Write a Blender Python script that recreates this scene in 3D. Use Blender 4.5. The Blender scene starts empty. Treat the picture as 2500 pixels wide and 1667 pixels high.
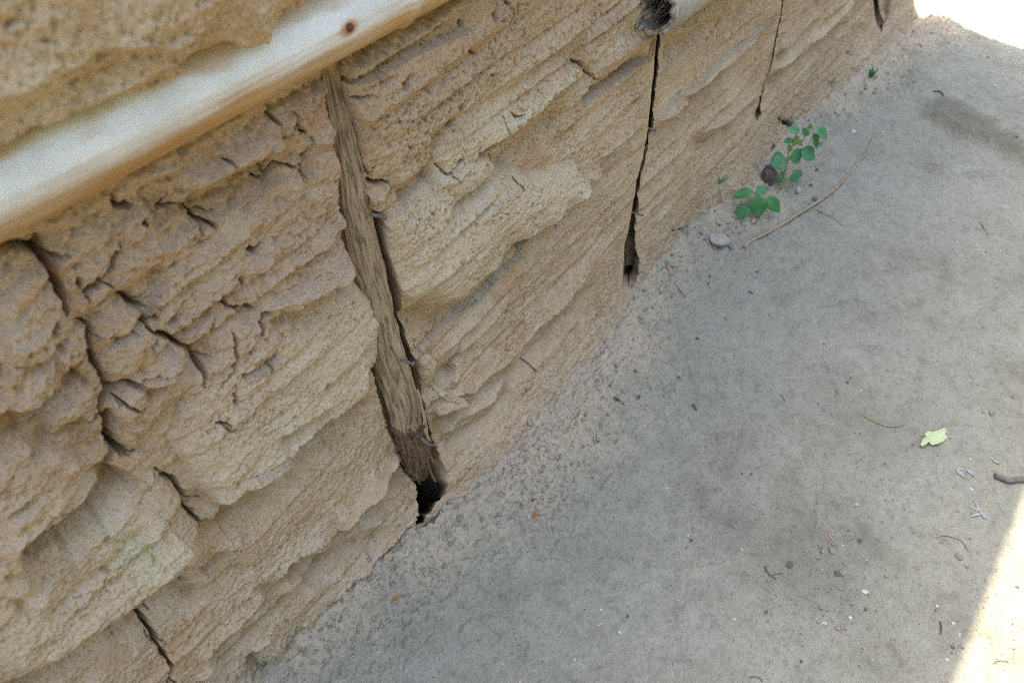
import bpy, math, random
import numpy as np
from mathutils import Vector, Matrix

# ------------------------------------------------------------------ camera, sky, sun, exposure
sc = bpy.context.scene
COL = sc.collection
R_ = math.radians
PW, PH, FPX, CAM_H = 2500.0, 1667.0, 1760.0, 1.45

def _v(p): return np.array([p[0] - PW / 2, -(p[1] - PH / 2), -FPX])
_Z = -_v((1335, 2442)); _Z /= np.linalg.norm(_Z)          # nadir vanishing point
_X = _v((3447, -1296)); _X -= _Z * (_X @ _Z); _X /= np.linalg.norm(_X)   # wall direction
CR = np.stack([_X, np.cross(_Z, _X), _Z])
CAMPOS = np.array([0, 0, CAM_H])

cam = bpy.data.cameras.new('camera'); camo = bpy.data.objects.new('camera', cam); COL.objects.link(camo)
m4 = Matrix.Identity(4)
for i in range(3):
    for j in range(3): m4[i][j] = CR[i][j]
    m4[i][3] = CAMPOS[i]
camo.matrix_world = m4
cam.sensor_width = 36; cam.lens = FPX / PW * 36
cam.clip_start = 0.02; cam.clip_end = 500
cam.dof.use_dof = True; cam.dof.focus_distance = 1.28; cam.dof.aperture_fstop = 4.0
sc.camera = camo

SUN_EL, SUN_AZ = 68.0, 90.0          # the sun stands behind the wall (+Y)
w = bpy.data.worlds.new('World'); sc.world = w; w.use_nodes = True
nt = w.node_tree; nt.nodes.clear()
sky = nt.nodes.new('ShaderNodeTexSky'); sky.sky_type = 'NISHITA'; sky.sun_disc = False
sky.sun_elevation = R_(SUN_EL); sky.sun_rotation = R_(0.0)
sky.air_density = 0.8; sky.dust_density = 2.0; sky.ozone_density = 0.4
bg = nt.nodes.new('ShaderNodeBackground'); bg.inputs[1].default_value = 0.15
wo = nt.nodes.new('ShaderNodeOutputWorld')
nt.links.new(sky.outputs[0], bg.inputs[0]); nt.links.new(bg.outputs[0], wo.inputs[0])
sl = bpy.data.lights.new('sun', 'SUN'); sl.energy = 2.05; sl.angle = R_(0.55); sl.color = (1, .92, .78)
so = bpy.data.objects.new('sun', sl); COL.objects.link(so)
sd = Vector((0, math.cos(R_(SUN_EL)), math.sin(R_(SUN_EL))))
so.rotation_euler = sd.to_track_quat('Z', 'Y').to_euler(); so.location = (0, 3, 6)
sc.view_settings.view_transform = 'Standard'; sc.view_settings.look = 'None'
sc.view_settings.exposure = 3.32; sc.view_settings.gamma = 1
w.cycles.sampling_method = 'NONE'; sc.cycles.filter_width = .95; sc.cycles.use_adaptive_sampling = False; sc.cycles.use_guiding = True; sc.cycles.use_surface_guiding = True; sc.cycles.guiding_training_samples = 64; sc.cycles.use_denoising = False; sc.cycles.max_bounces = 8; sc.cycles.diffuse_bounces = 5

# ------------------------------------------------------------------ numpy helpers
rnd = random.Random(7); rng = np.random.default_rng(11)
f32 = np.float32
_perm = rng.permutation(256).astype(np.int32); _perm = np.concatenate([_perm, _perm, _perm])
_ang = (rng.random(256) * 2 * np.pi).astype(f32); _gx, _gy = np.cos(_ang), np.sin(_ang)

def noise(x, y, seed=0):
    x = np.asarray(x, f32) + f32(seed * 17.31); y = np.asarray(y, f32) + f32(seed * 9.77)
    xi = np.floor(x); yi = np.floor(y); xf = x - xi; yf = y - yi
    xi = xi.astype(np.int32) & 255; yi = yi.astype(np.int32) & 255
    u = xf * xf * xf * (xf * (xf * 6 - 15) + 10); v = yf * yf * yf * (yf * (yf * 6 - 15) + 10)
    def g(ix, iy, fx, fy):
        h = _perm[_perm[ix] + iy] & 255
        return _gx[h] * fx + _gy[h] * fy
    a = g(xi, yi, xf, yf); b = g((xi + 1) & 255, yi, xf - 1, yf)
    c = g(xi, (yi + 1) & 255, xf, yf - 1); d = g((xi + 1) & 255, (yi + 1) & 255, xf - 1, yf - 1)
    return ((a + u * (b - a)) + v * ((c + u * (d - c)) - (a + u * (b - a)))) * f32(1.5)

def fbm(x, y, o=4, seed=0, g=.5, billow=False):
    r = 0; a = 1; t = 0; k = 1
    for i in range(o):
        n = noise(x * k, y * k, seed + i * 3)
        r = r + a * (np.abs(n) * 2 - .6 if billow else n); t += a; a *= g; k *= 2.03
    return r / t

def sstep(a, b, x):
    t = np.clip((x - a) / (b - a), 0, 1); return t * t * (3 - 2 * t)

def worley(x, y, seed=0):
    """F1, F2 and a random value per cell"""
    x = np.asarray(x, f32) + seed * 5.3; y = np.asarray(y, f32) + seed * 3.1
    xi = np.floor(x).astype(np.int32); yi = np.floor(y).astype(np.int32)
    f1 = np.full(x.shape, 9, f32); f2 = f1.copy(); idv = np.zeros(x.shape, f32)
    for dx in (-1, 0, 1):
        for dy in (-1, 0, 1):
            cx, cy = xi + dx, yi + dy
            h = _perm[_perm[cx & 255] + (cy & 255)] & 255; h2 = _perm[h + 57] & 255
            d = np.hypot(cx + .1 + .8 * h / 255. - x, cy + .1 + .8 * h2 / 255. - y).astype(f32)
            n1 = d < f1
            f2 = np.where(n1, f1, np.minimum(f2, d)); idv = np.where(n1, h / 255., idv); f1 = np.where(n1, d, f1)
    return f1, f2, idv

# ------------------------------------------------------------------ picture point -> place in the world
def ray(p): return CR @ _v(p)
def at_ground(p, z=0.0):
    d = ray(p); t = (z - CAM_H) / d[2]; q = CAMPOS + d * t; return q
def zz(ox, oy, pts, k=900 / 2352.): return [(ox + x * k, oy + y * k) for x, y in pts]
Z1 = lambda *a: zz(0, 0, a)
Z2 = lambda *a: zz(800, 0, a)
Z3 = lambda *a: zz(1600, 0, a)
Z4 = lambda *a: zz(0, 500, a)
Z5 = lambda *a: zz(800, 500, a)
Z6 = lambda *a: zz(1600, 500, a)
Z7 = lambda *a: zz(0, 1067, a)
Z8 = lambda *a: zz(800, 1067, a)
Z9 = lambda *a: zz(1600, 1067, a)
FULL = lambda *a: zz(0, 0, a, 2500 / 2352.)

WALL_Y, WALL_END, WALL_TOP = 0.70, 3.45, 2.56
_foot = [at_ground(p) for p in ((560, 1667), (800, 1560), (960, 1420), (1290, 1215), (1440, 1060), (1560, 830), (1600, 715), (1665, 610), (1745, 556), (1830, 535), (1945, 318), (2070, 250), (2200, 165), (2300, 90))]
_fx = np.array([q[0] for q in _foot]); _fy = np.array([q[1] for q in _foot])
_o = np.argsort(_fx); _fx, _fy = _fx[_o], _fy[_o]

def flare(u, z):
    F = np.clip(WALL_Y - np.interp(u, _fx, _fy), .02, .25)
    F = F.astype(f32) if hasattr(F, 'astype') else F
    zh = .40
    t = np.clip(1 - np.maximum(z, -.06) / zh, 0, 1.15)
    return F * (.72 * t ** 2.4 + .28 * np.exp(-np.maximum(z, -.05) / .035))

def on_wall(p, off=0.0):
    """picture point -> (u, z) on the smooth wall face, off = metres in front of it"""
    d = ray(p); y = WALL_Y - off
    for _ in range(12):
        t = y / d[1]; q = CAMPOS + d * t
        y = .5 * y + .5 * (WALL_Y - off - float(flare(q[0], max(q[2], 0))))
    return (q[0], q[2])
def W(pts, off=0.0): return [on_wall(p, off) for p in pts]

# ------------------------------------------------------------------ materials
KA = .6                      # the shade is what the picture is exposed for, so pigments stay at their real depth
def ka(c, k=None): return tuple(v * (k or KA) for v in c)
def mat(name): 
    m = bpy.data.materials.new(name); m.use_nodes = True
    return m, m.node_tree, m.node_tree.nodes['Principled BSDF']

class NB:
    """small node builder"""
    def __init__(s, nt): s.nt = nt; s.co = nt.nodes.new('ShaderNodeTexCoord').outputs['Object']
    def n(s, t, **k):
        o = s.nt.nodes.new(t)
        for a, b in k.items(): setattr(o, a, b)
        return o
    def link(s, a, b): s.nt.links.new(a, b)
    def noise(s, scale, detail=4, rough=.55, stretch=None, dist=0):
        o = s.n('ShaderNodeTexNoise'); o.inputs['Scale'].default_value = scale
        o.inputs['Detail'].default_value = detail; o.inputs['Roughness'].default_value = rough; o.inputs['Distortion'].default_value = dist
        if stretch:
            mp = s.n('ShaderNodeMapping'); mp.inputs['Scale'].default_value = stretch
            s.link(s.co, mp.inputs[0]); s.link(mp.outputs[0], o.inputs['Vector'])
        else: s.link(s.co, o.inputs['Vector'])
        return o.outputs['Fac']
    def ramp(s, fac, stops, interp='LINEAR'):
        o = s.n('ShaderNodeValToRGB'); e = o.color_ramp.elements; o.color_ramp.interpolation = interp
        while len(e) < len(stops): e.new(.5)
        for i, (p, c) in enumerate(stops):
            e[i].position = p; e[i].color = (*c, 1) if len(c) == 3 else c
        s.link(fac, o.inputs[0]); return o.outputs[0]
    def attr(s, name): return s.n('ShaderNodeAttribute', attribute_name=name).outputs['Fac']
    def mix(s, fac, a, b, mode='MIX'):
        o = s.n('ShaderNodeMix', data_type='RGBA', blend_type=mode)
        for val, ix in ((fac, 0), (a, 6), (b, 7)):
            if hasattr(val, 'links'): s.link(val, o.inputs[ix])
            elif ix == 0: o.inputs[0].default_value = val
            else: o.inputs[ix].default_value = (*val, 1)
        return o.outputs[2]
    def math(s, op, a, b=None, clamp=False):
        o = s.n('ShaderNodeMath', operation=op, use_clamp=clamp)
        for i, val in enumerate((a, b)):
            if val is None: continue
            if hasattr(val, 'links'): s.link(val, o.inputs[i])
            else: o.inputs[i].default_value = val
        return o.outputs[0]
    def bump(s, h, strength, dist, prev=None):
        o = s.n('ShaderNodeBump'); o.inputs['Strength'].default_value = strength; o.inputs['Distance'].default_value = dist
        s.link(h, o.inputs['Height'])
        if prev is not None: s.link(prev, o.inputs['Normal'])
        return o.outputs[0]

def simple(name, c1, c2, scale=60, rough=.85, bump=.3, bdist=.002, stretch=None, spec=.1):
    m, t, b = mat(name); q = NB(t)
    f = q.noise(scale, 5, .6, stretch)
    q.link(q.ramp(f, [(.3, ka(c1)), (.7, ka(c2))]), b.inputs['Base Color'])
    b.inputs['Roughness'].default_value = rough; b.inputs['Specular IOR Level'].default_value = spec
    if bump: q.link(q.bump(f, bump, bdist), b.inputs['Normal'])
    return m

def mud_material():
    m, t, b = mat('earthen_mud'); q = NB(t)
    n1 = q.noise(5, 6, .6, (1, 1, 2.2)); n2 = q.noise(38, 6, .65); n3 = q.noise(260, 3, .6); n4 = q.noise(900, 2, .6)
    base = q.ramp(n1, [(.30, (.43, .305, .20)), (.5, (.50, .375, .255)), (.7, (.56, .435, .31))])
    base = q.mix(q.ramp(n2, [(.42, (0, 0, 0)), (.7, (1, 1, 1))]), base, (.57, .48, .38))
    base = q.mix(q.math('MULTIPLY', q.attr('rust'), .7), base, (.46, .29, .16))
    base = q.mix(q.math('MULTIPLY', q.attr('pale'), .75), base, (.60, .535, .42))
    base = q.mix(q.math('MULTIPLY', q.attr('pink'), .75), base, (.46, .325, .235))
    base = q.mix(q.math('MULTIPLY', q.attr('green'), .5), base, (.52, .56, .42))
    base = q.mix(q.attr('dust'), base, q.ramp(n2, [(.3, (.36, .305, .225)), (.7, (.47, .41, .32))]))
    base = q.mix(q.ramp(n3, [(.3, (.8, .8, .8)), (.62, (1.08, 1.08, 1.08))]), (1, 1, 1), base) if False else q.mix(1.0, base, q.ramp(n3, [(.34, (.68, .65, .62)), (.46, (.97, .97, .97)), (.7, (1.0, 1.0, 1.0))]), 'MULTIPLY')
    base = q.mix(1.0, base, q.ramp(n4, [(.36, (.70, .68, .66)), (.5, (1, 1, 1))]), 'MULTIPLY')
    base = q.mix(1.0, base, (.80, .715, .585), 'MULTIPLY')
    q.link(base, b.inputs['Base Color'])
    b.inputs['Roughness'].default_value = .95; b.inputs['Specular IOR Level'].default_value = .15
    h = q.bump(n3, .7, .003); h = q.bump(n4, .25, .0008, h)
    q.link(h, b.inputs['Normal'])
    return m

def ground_material():
    m, t, b = mat('trodden_dirt'); q = NB(t)
    n0 = q.noise(2.3, 6, .6, None, .4); n1 = q.noise(11, 7, .65, None, .3); n2 = q.noise(70, 5, .65); n3 = q.noise(420, 3, .65)
    base = q.ramp(n0, [(.32, (.29, .255, .19)), (.5, (.36, .325, .25)), (.68, (.42, .38, .30))])
    base = q.mix(q.ramp(n1, [(.40, (0, 0, 0)), (.68, (.8, .8, .8))]), base, (.43, .39, .31))
    base = q.mix(q.ramp(n1, [(.28, (.55, .55, .55)), (.42, (0, 0, 0))]), base, (.255, .22, .165))
    base = q.mix(q.attr('tan'), base, q.ramp(q.attr('tan'), [(.2, (.49, .435, .345)), (.6, (.565, .475, .355)), (1, (.69, .54, .385))]))
    base = q.mix(q.attr('dark'), base, (.175, .15, .12))
    base = q.mix(q.attr('light'), base, (.45, .40, .335))
    base = q.mix(q.attr('wet'), base, (.19, .16, .105))
    n4 = q.noise(28, 6, .7, None, .6); n5 = q.noise(150, 2, .5)
    base = q.mix(1.0, base, q.ramp(n4, [(.32, (.78, .77, .76)), (.46, (.97, .97, .97)), (.56, (1, 1, 1)), (.7, (1.12, 1.12, 1.11))]), 'MULTIPLY')
    base = q.mix(1.0, base, q.ramp(n2, [(.3, (.80, .80, .80)), (.5, (1, 1, 1))]), 'MULTIPLY')
    base = q.mix(1.0, base, q.ramp(n3, [(.32, (.66, .66, .66)), (.48, (1, 1, 1))]), 'MULTIPLY')
    base = q.mix(1.0, base, q.ramp(n5, [(.27, (.45, .45, .45)), (.33, (1, 1, 1))]), 'MULTIPLY')
    base = q.mix(1.0, base, q.ramp(n5, [(.70, (1, 1, 1)), (.76, (1.35, 1.33, 1.28))]), 'MULTIPLY')
    base = q.mix(1.0, base, (.56, .563, .51), 'MULTIPLY')
    q.link(base, b.inputs['Base Color'])
    b.inputs['Roughness'].default_value = .95; b.inputs['Specular IOR Level'].default_value = .12
    h = q.bump(n4, .6, .010); h = q.bump(n2, .5, .005, h); h = q.bump(n3, .7, .0018, h)
    q.link(h, b.inputs['Normal'])
    return m

# ------------------------------------------------------------------ mesh builders
def grid_mesh(name, P, attrs=None, material=None, parent=None, smooth=True, wrap=False, flip=False):
    """P: (rows, cols, 3)"""
    r, c = P.shape[:2]
    idx = np.arange(r * c, dtype=np.int32).reshape(r, c)
    if wrap: idx = np.concatenate([idx, idx[:, :1]], 1)
    f = np.stack([idx[:-1, :-1], idx[:-1, 1:], idx[1:, 1:], idx[1:, :-1]], -1).reshape(-1, 4)
    if flip: f = f[:, ::-1]
    me = bpy.data.meshes.new(name); nf = len(f)
    me.vertices.add(r * c); me.vertices.foreach_set('co', np.ascontiguousarray(P, f32).ravel())
    me.loops.add(nf * 4); me.loops.foreach_set('vertex_index', np.ascontiguousarray(f, np.int32).ravel())
    me.polygons.add(nf); me.polygons.foreach_set('loop_start', np.arange(nf, dtype=np.int32) * 4)
    me.polygons.foreach_set('loop_total', np.full(nf, 4, np.int32))
    me.polygons.foreach_set('use_smooth', np.full(nf, smooth, bool))
    me.update(calc_edges=True)
    for k, a in (attrs or {}).items():
        at = me.attributes.new(k, 'FLOAT', 'POINT'); at.data.foreach_set('value', np.ascontiguousarray(a, f32).ravel())
    return link(name, me, material, parent)

def link(name, me, material=None, parent=None):
    o = bpy.data.objects.new(name, me); COL.objects.link(o)
    if material: me.materials.append(material)
    if parent: o.parent = parent
    return o

def tag(o, label=None, cat=None, group=None, kind=None):
    for k, v in (('label', label), ('category', cat), ('group', group), ('kind', kind)):
        if v: o[k] = v
    return o

def pymesh(name, verts, faces, material, parent=None, smooth=True):
    me = bpy.data.meshes.new(name); me.from_pydata([tuple(v) for v in verts], [], faces); me.update()
    if smooth: me.polygons.foreach_set('use_smooth', [True] * len(me.polygons))
    return link(name, me, material, parent)

def tube(pts, radii, seg=8, jitter=0, close=True, cap_rough=0):
    """verts/faces of a tapered tube along points"""
    pts = [Vector(p) for p in pts]; V = []; F = []
    up = Vector((0, 0, 1))
    for i, p in enumerate(pts):
        t = (pts[min(i + 1, len(pts) - 1)] - pts[max(i - 1, 0)]).normalized()
        a = t.cross(up if abs(t.dot(up)) < .95 else Vector((1, 0, 0))).normalized(); b = t.cross(a)
        for k in range(seg):
            th = 2 * math.pi * k / seg; r = radii[i] * (1 + rnd.uniform(-jitter, jitter))
            V.append(p + (a * math.cos(th) + b * math.sin(th)) * r)
    for i in range(len(pts) - 1):
        for k in range(seg):
            F.append((i * seg + k, i * seg + (k + 1) % seg, (i + 1) * seg + (k + 1) % seg, (i + 1) * seg + k))
    if close:
        F.append(tuple(range(seg))[::-1]); n = (len(pts) - 1) * seg; F.append(tuple(range(n, n + seg)))
    return V, F

def resample(pts, n):
    P = np.array([list(p) for p in pts], float); d = np.r_[0, np.cumsum(np.linalg.norm(np.diff(P, axis=0), axis=1))]
    # catmull-rom style smoothing through cubic interpolation of each coordinate
    t = np.linspace(0, d[-1], n); out = np.zeros((n, P.shape[1]))
    m = np.gradient(P, d, axis=0) if len(P) > 2 else np.repeat((P[1:] - P[:1]) / max(d[-1], 1e-9), 2, 0)
    for i, tt in enumerate(t):
        k = min(np.searchsorted(d, tt, 'right') - 1, len(P) - 2); h = d[k + 1] - d[k]; s = (tt - d[k]) / h
        out[i] = (2*s**3 - 3*s**2 + 1) * P[k] + (s**3 - 2*s**2 + s) * h * m[k] + (-2*s**3 + 3*s**2) * P[k+1] + (s**3 - s**2) * h * m[k+1]
    return out

# ------------------------------------------------------------------ THE WALL: one relief surface
us = np.concatenate([np.linspace(-1.6, -.40, 40, endpoint=False), np.arange(-.40, -.22, .004), np.arange(-.22, 1.65, .0017)])
x = us[-1]; ext = []
while x < 3.46: x += .0018 + (x - 1.65) * .0017; ext.append(x)
us = np.concatenate([us, ext, np.linspace(x + .006, x + .09, 14), np.linspace(x + .11, x + .40, 14)])
zs = np.concatenate([np.arange(-.09, 1.34, .0018), 1.34 + np.cumsum(np.linspace(.004, .06, 38))])
zs = zs[zs < WALL_TOP - .01]; zs = np.append(zs, WALL_TOP)
U, Zg = np.meshgrid(us.astype(f32), zs.astype(f32))
D = np.zeros(U.shape, f32)
A = {k: np.zeros(U.shape, f32) for k in ('rust', 'pale', 'pink', 'green', 'dust')}

# wobble for traced lines so that edges run ragged
wu = .0026 * fbm(U * 30, Zg * 30, 5, 41, .66) + .0005 * noise(U * 130, Zg * 130, 43)
wz = .0022 * fbm(U * 24, Zg * 40, 5, 47, .66) + .0005 * noise(U * 130, Zg * 130, 49)
UW, ZW = U + wu, Zg + wz

def window(pts, m):
    P = np.array(pts); a, b = P.min(0) - m, P.max(0) + m
    i0, i1 = np.searchsorted(zs, [a[1], b[1]]); j0, j1 = np.searchsorted(us, [a[0], b[0]])
    return slice(max(i0, 0), max(i1, i0 + 1)), slice(max(j0, 0), max(j1, j0 + 1))

def polydist(pts, X, Y):
    """distance, side (+ left of travel), parameter 0..1"""
    P = np.array(pts, f32); L = np.r_[0, np.cumsum(np.hypot(*np.diff(P, axis=0).T))]
    bd = np.full(X.shape, 1e9, f32); bs = np.zeros(X.shape, f32); bt = np.zeros(X.shape, f32)
    for i in range(len(P) - 1):
        e = P[i + 1] - P[i]; l2 = float(e @ e) + 1e-12
        px, py = X - P[i, 0], Y - P[i, 1]
        t = np.clip((px * e[0] + py * e[1]) / l2, 0, 1)
        d = np.hypot(px - t * e[0], py - t * e[1])
        c = d < bd
        bs = np.where(c, e[0] * py - e[1] * px, bs); bt = np.where(c, (L[i] + t * (L[i + 1] - L[i])) / L[-1], bt); bd = np.where(c, d, bd)
    return bd, np.sign(bs), bt

def inpoly(pts, X, Y):
    P = np.array(pts, f32); r = np.zeros(X.shape, bool); n = len(P)
    for i in range(n):
        x1, y1 = P[i]; x2, y2 = P[(i + 1) % n]
        if y1 == y2: continue
        c = ((y1 > Y) != (y2 > Y)) & (X < (x2 - x1) * (Y - y1) / (y2 - y1) + x1)
        r ^= c
    return r

def polysd(pts, X, Y):
    d, _, _ = polydist(list(pts) + [pts[0]], X, Y)
    return np.where(inpoly(pts, X, Y), d, -d)

def ledge(pp, up=.012, dn=.006, lu=.05, ld=.03, edge=.0016, off=0.0, taper=.12):
    """layer above the line sticks out, the one below falls back"""
    pts = W(pp, off)
    if pts[0][0] > pts[-1][0]: pts = pts[::-1]
    s = window(pts, max(lu, ld) * 3); X, Y = UW[s], ZW[s]
    d, sg, t = polydist(pts, X, Y)
    end = sstep(0, taper, t) * sstep(0, taper, 1 - t) if taper else 1
    endd = np.minimum(t, 1 - t)
    n = np.clip(1 + .35 * fbm(X * 14, Y * 14, 3, int(abs(pts[0][0]) * 1000) % 97), .3, 1.7)
    k = d * sg
    if up > 0:
        # worn lip above, underside sloping back in, then the lower layer comes out again
        dep = 2.1 * (up + abs(dn)); cw = 1.15 * dep + .003
        prof = np.where(k > 0, .42 * dep * np.exp(-k / lu) + .003 * np.exp(-k / .006), 0)
        t_ = np.clip(-k / cw, 0, 1)
        prof = np.where(k <= 0, .42 * dep + .003 - (dep + .003) * t_ ** .8, prof)
        prof = np.where(-k > cw, -.58 * dep * np.exp((k + cw) / ld), prof)
    else:
        prof = 1.5 * np.where(k > 0, up * np.exp(-k / lu), -dn * np.exp(k / ld))
    D[s] += (prof * end * n * (endd > 0)).astype(f32)

_cr = random.Random(21)
wcu = .0024 * noise(U * 55, Zg * 55, 44) + .0014 * noise(U * 130, Zg * 130, 45); wcz = .0024 * noise(U * 55, Zg * 55, 46) + .0014 * noise(U * 130, Zg * 130, 48)
def crack_uv(pts, wdt, dep, br=0):
    s = window(pts, .03 + wdt * 4)
    X = U[s] + wu[s] + wcu[s]; Y = Zg[s] + wz[s] + wcz[s]
    d, sg, t = polydist(pts, X, Y)
    wl = wdt * .85 * (.35 + .7 * sstep(0, .3, t) * sstep(0, .3, 1 - t) + .75 * noise(X * 45, Y * 45, 5) + .3 * noise(X * 120, Y * 120, 6))
    D[s] -= (1.5 * dep * sstep(1.2, .45, d / np.maximum(wl, .0004)) * sstep(0, .04, t) * sstep(0, .04, 1 - t)).astype(f32)
    D[s] -= (.0025 * np.exp(-d / .007)).astype(f32)
    if br and len(pts) > 2:
        L = sum(math.hypot(pts[i + 1][0] - pts[i][0], pts[i + 1][1] - pts[i][1]) for i in range(len(pts) - 1))
        for _ in range(max(1, int(L / .035))):
            k = _cr.randrange(len(pts) - 1); f = _cr.random(); a = (pts[k][0] + (pts[k + 1][0] - pts[k][0]) * f, pts[k][1] + (pts[k + 1][1] - pts[k][1]) * f)
            th = math.atan2(pts[k + 1][1] - pts[k][1], pts[k + 1][0] - pts[k][0]) + _cr.choice((-1, 1)) * _cr.uniform(.5, 1.3); ln = _cr.uniform(.010, .035); q = [a]
            for _s in range(3): th += _cr.uniform(-.5, .5); q.append((q[-1][0] + math.cos(th) * ln / 3, q[-1][1] + math.sin(th) * ln / 3))
            crack_uv(q, wdt * _cr.uniform(.3, .55), dep * .5)

def crack(pp, wdt=.003, dep=.02, off=0.0, lip=.0):
    crack_uv(W(pp, off), wdt, dep, 1)

def block(pp, amp=.015, rad=.03, off=0.0, soft=.002, name=None, val=1., tilt=0):
    pts = W(pp, off); s = window(pts, .02)
    k = polysd(pts, UW[s], ZW[s])
    q_ = abs(amp) * .9 + .001
    D[s] += (1.25 * amp * np.where(k > 0, 1 - .45 * np.exp(-k / q_) - .45 * np.exp(-k / rad), 0) * sstep(-.3 * q_, .3 * q_, k)).astype(f32)
    if name: A[name][s] = np.maximum(A[name][s], val * sstep(-.004, .02, k))

def stain(pp, name, val=1., soft=.03):
    pts = W(pp); s = window(pts, .08)
    k = polysd(pts, U[s] + 3 * wu[s], Zg[s] + 3 * wz[s])
    A[name][s] = np.maximum(A[name][s], val * sstep(-soft, soft, k) * np.clip(.75 + .9 * fbm(U[s] * 40, Zg[s] * 40, 4, 3), 0, 1))

def hole(p, r=.006, dep=.02, ex=1.0):
    u0, z0 = on_wall(p); s = window([(u0, z0)], r * 4)
    d = np.hypot((UW[s] - u0) * ex, ZW[s] - z0)
    D[s] -= (dep * sstep(r * 1.2, r * .5, d)).astype(f32)

# --- general relief
D += .014 * fbm(U * 2.4, Zg * 4.5, 3, 1)
zw = Zg + .009 * fbm(U * 2.0, Zg * 3, 3, 5) + .0014 * fbm(U * 18, Zg * 22, 4, 8, .6) - .07 * U
kb = -.2 + np.cumsum(np.random.default_rng(5).uniform(.026, .075, 80))
ki = np.clip(np.searchsorted(kb, zw), 1, len(kb) - 1)
tt = np.clip((zw - kb[ki - 1]) / (kb[ki] - kb[ki - 1]), 0, 1)
amp = np.clip(.25 + 1.0 * noise(U * 4.2, ki * 7.77 + .5, 21), 0, 1.0).astype(f32)
skz = 1 - .8 * sstep(.32, .14, Zg + .06 * fbm(U * 6, Zg * 6, 2, 51)) * sstep(.5, .62, U)
D += (skz * .023 * amp * (np.minimum(tt / .30, 1) * (1 - tt) ** .9 / .75 - .45)).astype(f32)
crumbly = sstep(.62, .80, Zg + .10 * fbm(U * 5, Zg * 5, 3, 12)) * sstep(.62, .48, U) * sstep(1.12, 1.04, Zg)     # under the bamboo, left of the post
rough = np.clip(.55 + .9 * fbm(U * 4, Zg * 5, 3, 17), .15, 1.2)
tl = Zg - .08 * U
kb = -.3 + np.cumsum(np.random.default_rng(9).uniform(.010, .030, 140)); zw = tl + .010 * fbm(U * 5, Zg * 7, 3, 75) + .003 * fbm(U * 30, Zg * 30, 2, 76)
ki = np.clip(np.searchsorted(kb, zw), 1, len(kb) - 1); tt = np.clip((zw - kb[ki - 1]) / (kb[ki] - kb[ki - 1]), 0, 1)
amp = np.clip(noise(U * 7, ki * 5.31 + .5, 77) * 1.6, 0, 1.0).astype(f32)
D += (skz * .0030 * amp * (np.minimum(tt / .35, 1) * (1 - tt) ** .9 / .7 - .45)).astype(f32)
D += skz * .0066 * fbm(U * 20, tl * 34, 4, 23, .55) * (.5 + rough * .6 + crumbly * .6)
D += .0034 * fbm(U * 42, tl * 85, 3, 29, .6, True) * (rough + crumbly)
# lumpy clods with cracks between (crumbly zone)
f1, f2, cid = worley(U * 17 + .5 * fbm(U * 30, Zg * 30, 2, 3), Zg * 40 + .5 * fbm(U * 30, Zg * 30, 2, 4), 1)
cl = sstep(.02, .16, f2 - f1)
D += (crumbly * ((cid - .5) * .007 - .0040 * (1 - cl)) ).astype(f32)
f1, f2, cid = worley(U * 52, Zg * 70, 6)
D += ((cid - .5) * .0030 * np.clip(rough, 0, 1) * sstep(.05, .3, f2 - f1)).astype(f32)
# pits
pn = noise(U * 85, Zg * 100, 31); pm = np.clip(sstep(-.05, .45, fbm(U * 6, Zg * 7, 3, 33)) + .5 * sstep(.5, .6, U) * sstep(.62, .75, Zg), 0, 1)
D -= (.0075 * sstep(.38, .75, pn) * pm).astype(f32)
pn = noise(U * 190, Zg * 150, 37)
D -= (.0045 * sstep(.25, .65, pn) * (.45 + pm)).astype(f32)
# rain-washed upright furrows on the skirt
sk = sstep(.34, .12, Zg + .06 * fbm(U * 6, Zg * 6, 2, 51)) * sstep(.5, .62, U)
D += (.0036 * fbm(U * 120, Zg * 22, 3, 53, .6) * sk).astype(f32)
lowz = sstep(.17, .03, Zg + .05 * fbm(U * 8, Zg * 8, 3, 55))
D += (lowz * (.010 * fbm(U * 22, Zg * 26, 4, 56, .6) + .006 * fbm(U * 60, Zg * 60, 3, 58, .6, True))).astype(f32)
D += (.0016 * fbm(U * 240, Zg * 240, 2, 57)).astype(f32)

exec_features = True
# --- mud course over the bamboo (hangs in front of the pole)
UPPER = Z1((-400, 1080), (-200, 990), (0, 900), (100, 850), (160, 800), (250, 790), (400, 730), (520, 680), (640, 625), (740, 630), (870, 600), (1010, 545), (1130, 490), (1165, 455), (1160, 400), (1190, 350), (1270, 320), (1400, 270), (1460, 270), (1500, 310), (1560, 320), (1620, 290), (1690, 280), (1720, 180), (1790, 70), (1890, 60), (1930, 10), (1970, -60), (2200, -180), (2700, -420))
up_pts = W(UPPER, .055)
up_poly = up_pts + [(1.1, 3.0), (-2.0, 3.0), (-2.0, up_pts[0][1])]
k = polysd(up_poly, UW, ZW)
kk = np.where(k > 0, 1 - .30 * np.exp(-k / .035), 0)
DM = (.092 * kk * sstep(-.001, .003, k)).astype(f32)
# second lip in the mud course (thicker plaster ends here)
lip = W(Z1((-100, 640), (180, 600), (330, 500), (560, 400), (640, 330), (900, 300), (1180, 350), (1230, 260), (1300, 210), (1380, 60), (1400, -60)), .085)
lp = lip + [(.7, 3.0), (-2, 3.0), (-2, lip[0][1])]
k = polysd(lp, UW, ZW); DM += (.010 * sstep(-.003, .004, k)).astype(f32)

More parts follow.
